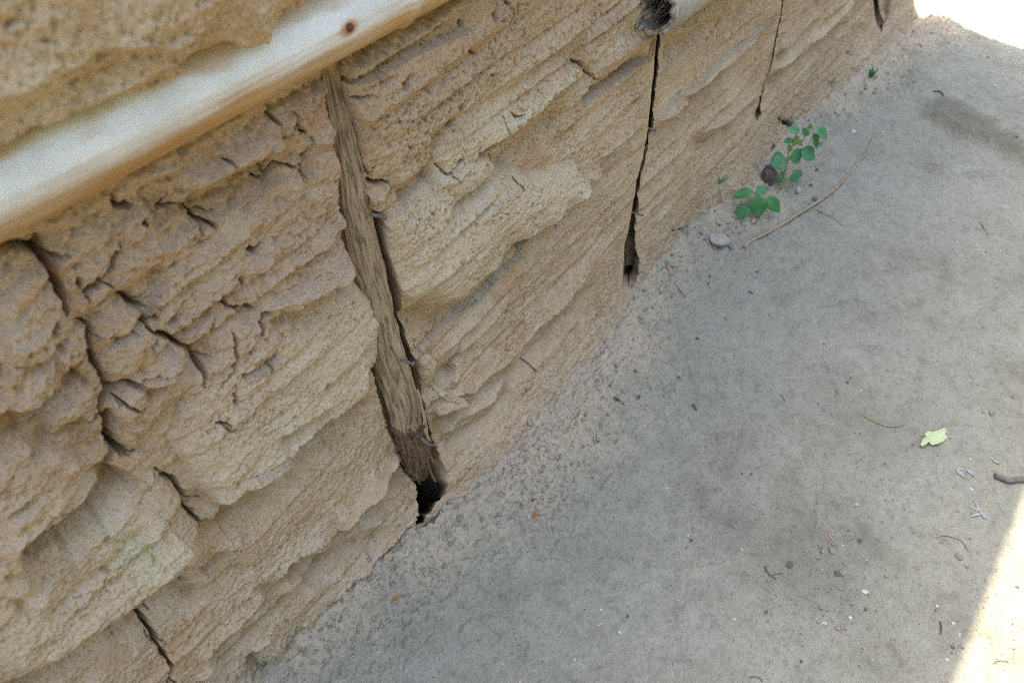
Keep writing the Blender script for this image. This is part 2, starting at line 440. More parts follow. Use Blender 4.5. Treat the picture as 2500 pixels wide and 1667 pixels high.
# --- post slots
SLOT1 = [(780, 120), (795, 190), (802, 250), (815, 330), (828, 400), (838, 480), (845, 560), (855, 640), (880, 700), (905, 730), (918, 790), (915, 860), (910, 890), (925, 970), (945, 1040), (965, 1080), (985, 1140), (1018, 1185), (1022, 1230), (1016, 1276), (1040, 1262), (1050, 1245), (1075, 1200), (1088, 1175), (1072, 1120), (1055, 1075), (1040, 1020), (1027, 960), (1012, 880), (1002, 850), (992, 790), (977, 720), (962, 660), (947, 600), (939, 550), (942, 525), (905, 520), (895, 450), (885, 400), (882, 350), (872, 300), (857, 250), (847, 200), (838, 130)]
D[1:-1] = .5 * D[1:-1] + .25 * (D[:-2] + D[2:]); D[:, 1:-1] = .5 * D[:, 1:-1] + .25 * (D[:, :-2] + D[:, 2:])
# crisp grain and pits on top
pg = sstep(-.25, .35, fbm(U * 7, Zg * 8, 4, 34, .6)) * (.45 + .55 * sstep(.45, .6, U) * sstep(.45, .7, Zg))
D -= (.0075 * sstep(.34, .62, noise(U * 78 + 9, Zg * 92, 131)) * pg + .0042 * sstep(.28, .6, noise(U * 170, Zg * 190, 137)) * (.25 + .75 * pg)).astype(f32)
D += (.0014 * fbm(U * 150, Zg * 170, 3, 139, .65) * (.6 + pg)).astype(f32)
SH = np.zeros(U.shape, f32)
SZ = np.zeros(U.shape, f32)
def slot(pp, dep, skew=0, down=0, soft=.0014):
    pts = W(pp); s = window(pts, .03)
    k = polysd(pts, U[s] + .6 * wu[s], Zg[s] + .6 * wz[s])
    D[s] = (D[s] * (1 - sstep(-soft, soft, k)) - dep * sstep(-soft, soft, k)).astype(f32)
    SZ[s] = np.maximum(SZ[s], down * dep * sstep(-soft, soft, k)); SH[s] = np.maximum(SH[s], skew * dep * sstep(-soft, soft, k)).astype(f32)
SLOTS = [(SLOT1, .085), ([(1020, 1165), (1018, 1190), (1022, 1230), (1016, 1278), (1030, 1275), (1050, 1248), (1075, 1205), (1088, 1175), (1075, 1150)], .27),
         ([(1612, -60), (1609, 0), (1606, 60), (1596, 180), (1585, 290), (1572, 380), (1556, 440), (1548, 490), (1536, 560), (1526, 600), (1524, 660), (1523, 716), (1546, 712), (1556, 690), (1564, 640), (1556, 610), (1556, 560), (1562, 500), (1566, 450), (1584, 380), (1598, 290), (1609, 180), (1620, 60), (1626, 0), (1630, -60)], .075),
         ([(1524, 640), (1523, 716), (1545, 712), (1562, 672), (1556, 640)], .06),
         ([(1912, -60), (1908, 30), (1893, 100), (1882, 160), (1866, 210), (1855, 250), (1838, 292), (1853, 297), (1856, 280), (1860, 250), (1871, 210), (1887, 160), (1898, 100), (1913, 30), (1919, -60)], .05),
         ([(2134, -60), (2134, 30), (2140, 75), (2152, 82), (2158, 60), (2150, 35), (2146, -60)], .08)]

# --- right of each post the panels sit a little further back
def panel_step(pp, amp, reach):
    pts = W(pp); P = np.array(pts); P = P[np.argsort(P[:, 1])]
    ue = np.interp(Zg, P[:, 1], P[:, 0])
    k = UW - ue
    D[...] += (-amp * sstep(0, .003, k) * np.exp(-np.maximum(k, 0) / reach)).astype(f32)
# --- blocks (picture outlines of the clay lumps)
block(Z5((345, 150), (400, 60), (560, -90), (760, -230), (950, -330), (1120, -260), (1300, -200), (1560, -290), (1640, -100), (1500, 20), (1370, 95), (1230, 185), (1120, 300), (1060, 410), (950, 510), (870, 575), (760, 608), (640, 556), (540, 600), (435, 590), (405, 450), (390, 290)), .034, .035, .0, .0025, 'pale', .75)
block(Z5((-700, 800), (-300, 560), (-60, 420), (60, 340), (130, 330), (180, 510), (240, 540), (320, 620), (352, 720), (332, 950), (290, 1010), (180, 1170), (80, 1240), (0, 1310), (-160, 1500), (-260, 1600), (-500, 1740), (-720, 1900), (-800, 1850), (-1000, 1500), (-850, 1100)), .030, .05, .0, .0025, 'pale', .55)
block(Z4((1480, 560), (1700, 300), (2050, 130), (2130, 200), (2180, 250), (2200, 330), (2240, 420), (2150, 430), (1960, 560), (1800, 660), (1640, 690)), .010, .02)
# roll beam
block(Z2((675, 975), (860, 880), (1060, 765), (1210, 655), (1400, 510), (1560, 395), (1590, 430), (1560, 540), (1480, 590), (1350, 700), (1200, 835), (1060, 985), (860, 1110), (700, 1205), (680, 1100)), .020, .012, .0, .002, 'pale', 1.)
block(Z2((1600, 385), (1700, 270), (1870, 110), (1960, 40), (2110, -60), (2105, 40), (2090, 150), (1900, 300), (1720, 430), (1650, 465)), .012, .02, .0, .002, 'pale', .9)
block(Z2((1570, 545), (1560, 420), (1630, 440), (1640, 480)), .009, .01, .0, .002, 'pale', .9)
# clay block A right of post, under bamboo
block(Z2((110, 380), (400, 230), (800, 0), (1100, -160), (1700, -200), (1690, 60), (1640, 240), (1560, 330), (1380, 430), (1180, 560), (1000, 660), (800, 760), (700, 860), (660, 980), (560, 1065), (430, 1165), (330, 1160), (240, 1060), (220, 900), (160, 700)), .016, .05, .0, .002, 'pink', .5)
block(Z2((240, 1150), (330, 1170), (430, 1175), (660, 990), (670, 1190), (560, 1290), (500, 1330), (400, 1390), (300, 1380), (260, 1300)), .010, .02, .0, .002, 'pink', .6)
# left lumps
block(Z4((250, 260), (500, 60), (760, 230), (770, 270), (680, 420), (560, 540), (430, 640), (330, 450)), .012, .03, .0, .002, 'pink', .6)
block(Z4((-400, 300), (220, 270), (290, 350), (330, 470), (395, 570), (400, 640), (435, 715), (540, 800), (580, 900), (640, 1080), (700, 1200), (640, 1320), (560, 1440), (480, 1600), (300, 1720), (0, 1910), (-400, 2100)), .024, .05, .0, .002, 'pink', .35)
block(Z4((590, 640), (760, 590), (910, 670), (1000, 820), (1110, 860), (1250, 920), (1290, 1050), (1300, 1170), (1180, 1260), (1000, 1400), (880, 1560), (1200, 1620), (1050, 1610), (860, 1570), (740, 1520), (720, 1400), (690, 1240), (740, 1200), (670, 1080), (600, 900)), .020, .03, .0, .002, 'pink', .8)
block(Z4((730, 1235), (850, 1140), (900, 1150), (890, 1290), (840, 1380), (720, 1400), (680, 1300), (680, 1245)), .012, .015, .0, .002, 'pink', .8)
block(Z4((780, 170), (860, 40), (1000, 60), (930, 200), (870, 260), (790, 240)), .009, .015, .0, .002, 'pink', .5)
# lower left big layers
block(Z7((-400, 560), (180, 345), (330, 270), (560, 260), (1010, 230), (1160, 350), (1240, 510), (1305, 620), (1230, 720), (1110, 800), (1000, 880), (870, 980), (700, 1080), (500, 1200), (300, 1330), (100, 1390), (-400, 1560)), .026, .05, .0, .0025, 'pale', .35)
block(Z5((545, 960), (640, 960), (680, 990), (660, 1090), (590, 1150)), .012, .012)

# --- ledges
L = ledge
L(Z5((430, 597), (540, 602), (640, 558), (760, 612), (870, 578), (950, 512), (1060, 412), (1120, 302), (1230, 190), (1370, 100), (1500, 30)), .007, .009, .06, .03)
L(Z5((540, 945), (700, 830), (880, 700), (950, 600), (1160, 420), (1330, 250), (1450, 130))[::1], -.006, -.008, .03, .035)
L(Z5((640, 1330), (830, 1225), (770, 1195), (900, 1160), (1000, 1060), (1110, 1000), (1200, 890), (1380, 690), (1560, 530), (1720, 400)), .011, .007, .05, .03)
L(Z5((1120, 1040), (1250, 925), (1430, 750), (1560, 600), (1640, 520)), .008, .006, .02, .02)
L(Z5((700, 1478), (850, 1345), (1000, 1255), (1150, 1080)), .013, .008, .03, .03)
L(Z5((660, 1330), (760, 1270), (840, 1225)), .008, .005, .02, .02)
L(Z2((1180, 1568), (1230, 1480), (1370, 1400), (1500, 1280), (1560, 1200), (1700, 1080)), .010, .008, .04, .025)
L(Z2((1500, 1290), (1640, 1170), (1840, 1000), (1950, 880)), .008, .006, .02, .02)
L(Z2((1710, 1010), (1830, 900), (1940, 820), (2030, 730)), .008, .006, .03, .02)
L(Z2((690, 1205), (860, 1112), (1060, 985), (1200, 835), (1350, 700), (1480, 592), (1560, 542)), .008, .012, .02, .03)
L(Z2((680, 968), (860, 875), (1060, 762), (1210, 652), (1400, 505), (1570, 385)), .014, .006, .05, .02)
L(Z2((1650, 468), (1720, 435), (1900, 305), (2060, 205), (2095, 160)), .010, .014, .02, .02)
L(Z2((1600, 380), (1700, 265), (1870, 95), (1950, 40), (2060, -30)), .012, .004, .05, .02)
L(Z2((430, 1168), (560, 1068), (665, 985)), .010, .006, .04, .02)
L(Z2((120, 560), (300, 470), (520, 330), (700, 250), (900, 170)), -.004, -.006, .04, .03)
L(Z4((2352, 1065), (2200, 1190), (2050, 1315), (1940, 1400), (1830, 1500), (1790, 1568), (1650, 1670), (1560, 1720), (1480, 1775), (1320, 1895), (1280, 1930)), .014, .014, .06, .03)
L(Z7((1305, 620), (1230, 720), (1110, 800), (1000, 880), (870, 980), (700, 1080), (500, 1200), (420, 1260), (300, 1330), (100, 1390), (-100, 1460)), .014, .018, .06, .04)
L(Z7((-100, 520), (0, 460), (180, 340), (300, 280), (400, 180), (490, 80)), .022, .016, .06, .03)
L(Z7((-60, 690), (0, 665), (150, 575), (300, 490), (420, 420), (560, 300), (700, 260)), .009, .007, .03, .03)
L(Z7((0, 840), (120, 730), (300, 620), (420, 560)), .007, .006, .03, .02)
L(Z7((0, 970), (170, 860), (300, 780), (420, 700)), .006, .005, .03, .02)
L(Z7((120, 1080), (300, 930), (440, 810), (600, 680), (620, 620), (760, 520), (900, 430)), .009, .007, .03, .02)
L(Z7((1280, 860), (1420, 730), (1560, 640)), .006, .005, .02, .02)
L(Z7((1290, 880), (1330, 915), (1390, 880), (1500, 790), (1570, 740)), .007, .005, .02, .02)
L(Z7((1700, 960), (1760, 850), (1810, 770), (2010, 645), (2100, 550), (2200, 445), (2350, 290), (2440, 200)), .012, .008, .04, .03)
L(Z7((1240, 1420), (1400, 1240), (1560, 1090), (1700, 960)), .010, .006, .03, .03)
L(Z7((1720, 1010), (1880, 905), (1970, 815), (2100, 695), (2352, 565), (2500, 500)), .010, .007, .03, .02)
L(Z7((1220, 1560), (1300, 1470), (1400, 1390), (1600, 1180), (1750, 1050)), .009, .006, .03, .03)
L(Z7((1560, 1370), (1690, 1280), (1760, 1330), (1820, 1370), (1900, 1280)), .010, .006, .03, .02)
L(Z7((1500, 230), (1700, 130), (1850, 60), (2000, -60)), -.003, -.005, .02, .03)
L(Z7((1300, 540), (1480, 470), (1640, 370), (1800, 260)), .006, .004, .02, .02)
L(Z8((440, 85), (380, 180), (270, 280), (190, 350), (60, 490), (0, 560)), .014, .007, .04, .02)
L(Z8((400, 290), (230, 440), (90, 600), (0, 680), (-120, 760)), .009, .006, .03, .02)
L(Z4((-80, 840), (80, 815), (180, 770), (320, 740), (400, 730)), .008, .006, .04, .02)
L(Z4((-80, 1090), (100, 1060), (240, 1020), (330, 950), (380, 910)), .011, .007, .05, .02)
L(Z4((-80, 1260), (60, 1250), (190, 1190), (290, 1160)), .009, .005, .03, .02)
L(Z4((80, 1400), (240, 1330), (380, 1290), (480, 1230)), .008, .005, .03, .02)
L(Z4((1800, 660), (1960, 560), (2100, 440), (2230, 400)), .006, .006, .02, .02)
L(Z4((1500, 1100), (1600, 1050), (1700, 990), (1760, 940)), -.004, -.005, .02, .02)
L(Z4((1720, 1410), (1850, 1340), (2000, 1230), (2060, 1190)), .006, .003, .03, .02)
L(Z4((900, 1080), (1000, 1050), (1080, 980), (1090, 930)), .006, .005, .02, .02)
L(Z4((700, 900), (820, 820), (920, 740), (1000, 560), (1100, 480)), -.005, -.006, .02, .02)
L(Z4((1650, 690), (1750, 620), (1900, 540), (2080, 430), (2200, 330)), .005, .006, .02, .02)
L(Z1((700, 1210), (820, 1100), (1000, 1040), (1200, 1120), (1400, 1060), (1500, 980), (1700, 900), (1900, 780), (2080, 700)), .009, .008, .03, .02)
L(Z1((1150, 1200), (1300, 1140), (1480, 1020), (1660, 940), (1800, 850)), .008, .006, .02, .02)
# far panels
L(Z3((-20, 780), (110, 650), (280, 490), (440, 340), (640, 180), (830, 60)), -.004, -.005, .02, .03)
L(Z3((160, 620), (280, 510), (420, 390), (560, 250), (640, 185)), .010, .012, .03, .02)
L(Z3((270, 860), (420, 780), (560, 660), (660, 580)), .010, .006, .03, .03)
L(Z3((720, 460), (760, 440), (900, 330), (1060, 210), (1200, 80), (1260, 0)), .012, .008, .03, .03)
L(Z3((-10, 770), (140, 690), (200, 640)), .008, .006, .03, .03)
L(Z3((780, 330), (860, 250), (960, 160), (1080, 60)), .007, .005, .03, .03)
L(Z3((100, 190), (200, 170), (320, 90), (400, 20)), .010, .008, .03, .02)

# --- cracks
C = crack
C(Z4((236, 150), (240, 270), (290, 350), (330, 460), (395, 570), (400, 640), (435, 710)), .0052, .03)
C(Z4((500, 730), (570, 780), (585, 880), (610, 980), (650, 1080), (700, 1170), (730, 1190)), .0028, .022)
C(Z4((740, 1185), (680, 1225), (660, 1280), (640, 1350), (600, 1420)), .0045, .03)
C(Z4((700, 1290), (710, 1400), (715, 1500), (770, 1570), (870, 1640)), .0065, .035)
C(Z4((480, 450), (500, 525)), .0025, .015)
C(Z4((770, 260), (700, 400), (600, 520), (550, 560), (545, 640)), .0035, .022)
C(Z4((900, 735), (930, 770), (1000, 820), (1060, 835), (1110, 860), (1170, 905), (1250, 920)), .0042, .025)
C(Z4((1250, 920), (1275, 970), (1300, 1050), (1305, 1180)), .0036, .022)
C(Z4((760, 575), (840, 620), (910, 665), (960, 660)), .0026, .016)
C(Z4((1250, 920), (1310, 870), (1390, 780)), .002, .012)
C(Z4((730, 1195), (800, 1150), (850, 1130), (890, 1140)), .0035, .022)
C(Z4((740, 1220), (790, 1255), (870, 1290), (900, 1270)), .0028, .016)
C(Z4((1245, -40), (1270, 80), (1310, 120), (1420, 165)), .003, .018)
C(Z4((1600, 265), (1640, 330), (1680, 240)), .0035, .02)
C(Z4((1540, 460), (1550, 530)), .003, .016)
C(Z4((1420, 600), (1470, 655), (1570, 655), (1640, 680)), .003, .018)
C(Z4((1650, 830), (1650, 770), (1690, 690)), .0034, .02)
C(Z4((1480, 800), (1480, 900), (1490, 1000), (1470, 1050)), .003, .016)
C(Z4((1570, 870), (1570, 940)), .004, .018)
C(Z4((1320, 1370), (1390, 1370), (1440, 1385)), .0025, .014)
C(Z4((1490, 1140), (1480, 1200), (1500, 1260)), .002, .01)
C(Z4((1700, 1050), (1690, 1000), (1740, 950)), .0025, .012)
C(Z4((0, 262), (120, 268), (200, 272), (240, 230)), .0035, .02)
C(Z7((1010, 215), (1060, 265), (1130, 290), (1165, 350), (1190, 440), (1240, 510), (1280, 560), (1305, 630)), .0035, .025)
C(Z7((860, 975), (910, 1040), (970, 1070), (975, 1110), (940, 1160), (975, 1230), (1000, 1300), (1030, 1360), (1090, 1450), (1075, 1600)), .0038, .028)
C(Z7((1080, 830), (1040, 900), (1010, 1000)), .003, .018)
C(Z7((640, 1310), (720, 1290), (860, 1230), (940, 1180)), .0024, .014)
C(Z7((1000, 1305), (1080, 1310)), .002, .01)
C(Z1((690, 1220), (750, 1320), (790, 1310), (870, 1300)), .003, .016)
C(Z1((1240, 1300), (1280, 1400), (1330, 1450)), .0028, .016)
C(Z1((1000, 1390), (1060, 1340), (1170, 1310)), .0028, .015)
C(Z1((870, 1380), (940, 1440)), .0026, .014)
C(Z1((1710, 1170), (1760, 1180), (1800, 1130), (1830, 1090), (1900, 1080), (1950, 1110)), .0024, .015)
C(Z1((1700, 650), (1720, 730), (1760, 790)), .0028, .015)
C(Z1((1850, 700), (1870, 790), (1910, 840), (1990, 860)), .003, .018)
C(Z1((2010, 870), (2010, 980), (1975, 1060), (1980, 1160)), .0024, .014)
C(Z1((1380, 980), (1450, 1030)), .0026, .014)
C(Z1((1460, 270), (1400, 275), (1270, 325), (1190, 365)), .004, .02)
C(Z2((90, 370), (115, 440), (120, 560), (160, 700), (200, 850), (220, 960), (230, 1060), (240, 1150)), .0045, .05)
C(Z2((1105, -40), (1160, 80), (1150, 140), (1165, 200)), .0022, .014)
C(Z2((1580, 385), (1640, 430)), .0028, .016)
C(Z2((1640, 470), (1680, 480), (1720, 510)), .0025, .014)
C(Z2((1105, 730), (1110, 830), (1130, 880), (1160, 905)), .0024, .015)
C(Z2((1150, 700), (1170, 740), (1210, 720)), .002, .01)
C(Z2((1555, 440), (1560, 520)), .0016, .01)
C(Z2((1185, 1130), (1220, 1210)), .002, .012)
C(Z2((700, 1050), (760, 1110), (780, 1105), (880, 1010)), .0018, .01)
C(Z2((1040, 980), (1070, 1030), (1075, 1080)), .0018, .01)
C(Z2((870, 290), (920, 330), (950, 360)), .0022, .012)
C(Z2((240, 1160), (330, 1170), (430, 1180)), .0028, .016)
C(Z5((540, 945), (600, 900), (720, 820)), .003, .016)
C(Z5((780, 325), (800, 380)), .0018, .008)
C(Z5((1240, 1240), (1300, 1180), (1330, 1060), (1270, 1000)), .003, .012)
C(Z3((830, 0), (800, 130), (770, 240), (745, 330), (715, 460)), .0035, .02)
C(Z3((715, 460), (690, 560), (640, 700)), .0035, .02)
C([(1640, 566), (1700, 559), (1745, 550), (1795, 530)], .007, .03)
C([(1900, 290), (1938, 314), (1990, 306)], .012, .05)
for p, r in ((Z7((1240, 985)), .004), (Z7((2225, 945)), .008), (Z7((2045, 1180)), .005), (Z7((2110, 1070)), .003), (Z7((660, 1310)), .006), (Z7((1210, 735)), .003),
             (Z5((1145, 640)), .004), (Z5((1150, 690)), .005), (Z5((1490, 155)), .006), (Z5((1245, 1230)), .004), (Z5((560, 770)), .003), (Z2((1040, 100)), .007), (Z2((840, 150)), .006),
             (Z2((440, 520)), .008), (Z2((800, 790)), .009), (Z2((850, 690)), .008), (Z4((990, 400)), .006), (Z4((1110, 740)), .008), (Z4((2030, 1120)), .006), (Z3((250, 155)), .005), (Z3((400, 160)), .010), (Z3((1080, 90)), .012)):
    hole(p[0], r, .018)
# keep the face where the outlines were taken: take out the slow drift of all those lumps
def boxblur(a, n, ax):
    c = np.cumsum(np.concatenate([np.repeat(np.take(a, [0], ax), n + 1, ax), a, np.repeat(np.take(a, [-1], ax), n, ax)], ax), axis=ax, dtype=np.float64)
    m_ = a.shape[ax]
    return ((np.take(c, range(2 * n + 1, 2 * n + 1 + m_), ax) - np.take(c, range(0, m_), ax)) / (2 * n + 1)).astype(f32)
lowD = boxblur(boxblur(boxblur(boxblur(D, 45, 0), 45, 0), 45, 1), 45, 1)
D -= .75 * lowD
def calm(pp, wd, target=0.0):
    """the mud is even along a joint"""
    pts = W(pp); s = window(pts, wd * 3); d, _, _ = polydist(pts, U[s], Zg[s]); k = .85 * np.exp(-(d / wd) ** 2)
    D[s] = (D[s] * (1 - k) + target * k).astype(f32)
calm([(1614, -60), (1602, 120), (1586, 290), (1558, 440), (1538, 560), (1524, 660), (1523, 716)], .035)
calm([(1913, -60), (1908, 30), (1884, 160), (1860, 250), (1840, 294)], .03)
calm([(2138, -60), (2138, 30), (2148, 78)], .03)
panel_step([(1614, -200), (1610, 0), (1597, 180), (1586, 290), (1560, 440), (1538, 560), (1526, 620), (1523, 700)], .006, .35)
panel_step([(1925, -200), (1912, 0), (1884, 160), (1858, 250), (1842, 295)], .004, .3)

# mud is worn back where the trough opens under the pillow lump
block(Z5((455, 690), (560, 640), (760, 640), (880, 600), (940, 610), (880, 695), (700, 825), (540, 940), (500, 880)), -.005, .02)
stain(Z7((700, 560), (960, 560), (1060, 680), (1040, 800), (900, 900), (760, 800)), 'green', 1.0)
stain(Z2((960, 560), (1200, 440), (1240, 480), (1000, 610)), 'green', .7)
stain(Z4((1440, 1340), (1800, 1260), (2000, 1300), (1800, 1480), (1500, 1600)), 'green', .35)
stain(Z2((800, 620), (1000, 640), (1100, 560), (1250, 560), (1000, 760), (800, 850), (700, 900)), 'green', .3)
stain(Z2((300, 220), (760, 60), (1000, 60), (1000, 300), (760, 420), (400, 480), (200, 480)), 'rust', .35)
stain(Z2((330, 160), (900, -60), (2000, -60), (1900, 200), (1500, 360), (1000, 300)), 'rust', .2)
for (pp, dep), kq, kz in zip(SLOTS, (.35, .55, 1.5, 1.5, 2.2, 3.0), (0, 1.9, 0, .3, 0, 0)): slot(pp, dep, kq, kz, .0032 if kq == 1.5 and dep < .07 else .0014)
A['pale'] = np.maximum(A['pale'], .6 * sstep(.15, .5, fbm(U * 5, Zg * 9, 3, 63)))
A['pink'] = np.maximum(A['pink'], .85 * crumbly * np.clip(.8 + fbm(U * 12, Zg * 14, 4, 69), 0, 1))
A['rust'] = np.maximum(A['rust'], .55 * sstep(.12, .5, fbm(U * 7, Zg * 10, 4, 67)))
# settled dust towards the floor
dz = Zg + .09 * fbm(U * 7, Zg * 7, 4, 71) - .05 * sstep(.3, 0, U)
A['dust'] = np.clip(sstep(.13, -.03, dz) * .9, 0, 1)

# reliefs fade below the floor and the top
D += DM
D *= 1 - .98 * sstep(2.1, 2.45, Zg)
D *= sstep(2.60, 2.3, Zg) * .8 + .2
D += flare(U, Zg).astype(f32)
# lay the relief along the wall's path: straight face, rounded corner, end face
S0, RC = WALL_END - .06, .06
sv = us
ang = np.clip((sv - S0) / RC, 0, math.pi / 2)
px = np.where(sv < S0, sv, S0 + RC * np.sin(ang)); py = np.where(sv < S0, WALL_Y, WALL_Y + RC * (1 - np.cos(ang)))
over = np.maximum(sv - (S0 + RC * math.pi / 2), 0); py = py + over
nx, ny = np.sin(ang), -np.cos(ang)
P = np.stack([px[None] + nx[None] * D + SH, py[None] + ny[None] * D, Zg - SZ], -1)
WALLYS = P[..., 1].copy()       # for looking up the face later
back = np.stack([np.clip(px, None, 3.30), np.full_like(px, WALL_Y + .34), np.full_like(px, WALL_TOP)], -1)[None]
back2 = back.copy(); back2[..., 2] = -.09
P = np.concatenate([P, back, back2], 0)
for k_ in A: A[k_] = np.concatenate([A[k_], A[k_][-1:], A[k_][-1:]], 0)
MUD = mud_material()
wall = grid_mesh('earthen_wall', P, A, MUD)
tag(wall, 'weathered tan mud wall with cracked layers, cut by upright wooden posts', 'wall')

# ------------------------------------------------------------------ THE GROUND: one sheet
def spaced(lo, hi, step, far, n=14):
    g = np.geomspace(step * 3, far, n)
    mid = np.arange(lo, hi, step)
    return mid, g
gx = [-.25]
while gx[-1] < 4.7: gx.append(gx[-1] + .0026 + max(0, gx[-1] - 1.2) * .0016)
gx = np.array(gx); g = np.geomspace(.02, 70, 26); gx = np.concatenate([gx[0] - g[::-1], gx, gx[-1] + g])
gy = np.arange(-.62, .80, .0026); gy = np.concatenate([gy[0] - g[::-1], gy, gy[-1] + g])
GX, GY = np.meshgrid(gx.astype(f32), gy.astype(f32))
near = sstep(3, .6, np.hypot(np.maximum(np.abs(GX - 2.2) - 2.5, 0), np.maximum(np.abs(GY - .1) - .7, 0)))
H = (.010 * fbm(GX * 1.6, GY * 1.6, 3, 101) + .0065 * fbm(GX * 8, GY * 8, 5, 103)) * near
H += .0036 * fbm(GX * 34, GY * 40, 4, 107, .6) * near
pd = noise(GX * 55, GY * 55, 109); H -= .002 * sstep(.35, .7, pd) * sstep(-.1, .3, fbm(GX * 3, GY * 3, 2, 111)) * near
H += .0016 * fbm(GX * 150, GY * 170, 2, 113, .6) * near
# rough crumbs next to the wall
footd = GY - np.interp(GX, _fx, _fy)
nearwall = sstep(-.24, -.02, footd + .05 * fbm(GX * 7, GY * 7, 3, 115))
H += (.055 * np.exp(-np.maximum(-footd + .03 * fbm(GX * 8, GY * 8, 3, 116), -.02) / (.070 + .10 * sstep(1.7, 2.5, GX))) * near).astype(f32)
H += ((.012 * fbm(GX * 20, GY * 20, 5, 118, .6) + .007 * fbm(GX * 30, GY * 30, 3, 122, .6, True) * sstep(1.0, .6, GX)) * nearwall * near).astype(f32)
H += (.011 * fbm(GX * 45, GY * 45, 3, 117, .6, True) * nearwall * near).astype(f32)
GA = {k: np.zeros(GX.shape, f32) for k in ('tan', 'dark', 'light', 'wet')}
wob_ = .07 * fbm(GX * 5, GY * 5, 5, 128, .6)
GA['tan'] = (np.clip(.22 * sstep(-.42, -.10, footd + wob_) + nearwall * .22 * np.clip(.6 + fbm(GX * 9, GY * 9, 3, 119), 0, 1) + .42 * sstep(-.15, .06, footd + .07 * fbm(GX * 9, GY * 9, 6, 126, .7)) + .30 * sstep(-.26, .03, footd + .10 * fbm(GX * 5, GY * 5, 6, 120, .68)), 0, 1)).astype(f32)
def gpoly(pp, soft, wob=.03, z=0.0):
    pts = [tuple(at_ground(p, z)[:2]) for p in pp]
    k = polysd(pts, GX + wob * fbm(GX * 9, GY * 9, 4, 121), GY + wob * fbm(GX * 9, GY * 9, 4, 123))
    return sstep(-soft, soft, k)
def gmark(pp, name, val, soft=.04, wob=.03):
    GA[name] = np.maximum(GA[name], val * gpoly(pp, soft, wob)).astype(f32)
gmark(FULL((2120, 250), (2180, 245), (2270, 290), (2290, 310), (2352, 340), (2352, 372), (2250, 330), (2180, 310), (2110, 280)), 'wet', .7, .03, .025)
gmark(FULL((1730, 1230), (1900, 1180), (2000, 1230), (1960, 1390), (1800, 1400), (1700, 1330)), 'dark', .35, .08)
gmark(FULL((1620, 1180), (1720, 1150), (1760, 1220), (1660, 1260)), 'dark', .4, .04)
gmark(FULL((1900, 930), (2100, 900), (2200, 1030), (2000, 1060)), 'dark', .18, .08)
gmark(FULL((2180, 150), (2400, 150), (2400, 300), (2250, 260)), 'dark', .15, .08)
gmark(FULL((1380, 1420), (1560, 1380), (1640, 1470), (1500, 1568), (1380, 1540)), 'light', .5, .09)
gmark(FULL((1640, 760), (1900, 720), (2100, 800), (1800, 860)), 'light', .3, .09)
gmark(FULL((1900, 380), (2150, 420), (2200, 560), (1950, 560)), 'light', .25, .09)
# the shallow step along the damp patch
st = gpoly(FULL((2060, 180), (2130, 290), (2260, 335), (2352, 372), (2500, 420), (2600, 200), (2352, 100), (2130, 60)), .04, .02)
H += (.022 * st).astype(f32)
H -= (.004 * GA['wet']).astype(f32)
# the hollow under the rotten post
HOL = gpoly([(1014, 1195), (1012, 1240), (1015, 1280), (1035, 1278), (1055, 1252), (1080, 1215), (1095, 1180), (1060, 1150), (1020, 1150)], .008, .008, .05)
HOL = sstep(-.006, .006, polysd([(.425, .652), (.45, .640), (.485, .648), (.52, .665), (.56, .72), (.60, .95), (.40, .95), (.41, .70)], GX + .008 * fbm(GX * 30, GY * 30, 3, 131), GY + .008 * fbm(GX * 30, GY * 30, 3, 133)))
H = (H * (1 - HOL) - .40 * HOL).astype(f32)
HOL2 = gpoly([(1520, 690), (1520, 722), (1546, 716), (1560, 680), (1545, 650)], .008, .006, .03)
H = (H * (1 - HOL2) - .05 * HOL2).astype(f32)
# scrape marks and a foot-worn dip
for a, b in (((1850, 1500), (1885, 1570)), ((1862, 1495), (1900, 1572)), ((1875, 1492), (1910, 1560)), ((2010, 880), (2045, 960)), ((1990, 1180), (1985, 1330))):
    pa, pb = at_ground(a)[:2], at_ground(b)[:2]
    d, _, t = polydist([pa, pb], GX + .004 * noise(GX * 40, GY * 40, 7), GY)
    H -= (.0022 * np.exp(-(d / .004) ** 2) - .0012 * np.exp(-((d - .007) / .004) ** 2)).astype(f32)
GROUND = ground_material()
ground = grid_mesh('ground', np.stack([GX, GY, H], -1), GA, GROUND)
ground['kind'] = 'structure'

# surface look-up: where does the ray through a picture point meet wall or ground
def _lookup(gu, gv, T, x, y):
    i = np.clip(np.searchsorted(gv, y), 1, len(gv) - 1); j = np.clip(np.searchsorted(gu, x), 1, len(gu) - 1)
    return T[i, j]
def hit(p, lift=0.0):
    d = ray(p); d = d / np.linalg.norm(d); t = np.arange(.6, 6.5, .0015)
    Q = CAMPOS[None] + d[None] * t[:, None]
    g = Q[:, 2] <= _lookup(gx, gy, H, Q[:, 0], Q[:, 1])
    wl = (Q[:, 1] >= _lookup(us, zs, WALLYS, Q[:, 0], Q[:, 2])) & (Q[:, 0] < 3.38)
    k = np.argmax(g | wl); q = Q[k] - d * lift
    return Vector(q)
def gh(x, y): return float(_lookup(gx, gy, H, np.array([x]), np.array([y]))[0])
def hits(pp, lift=0.0): return [hit(p, lift) for p in pp]

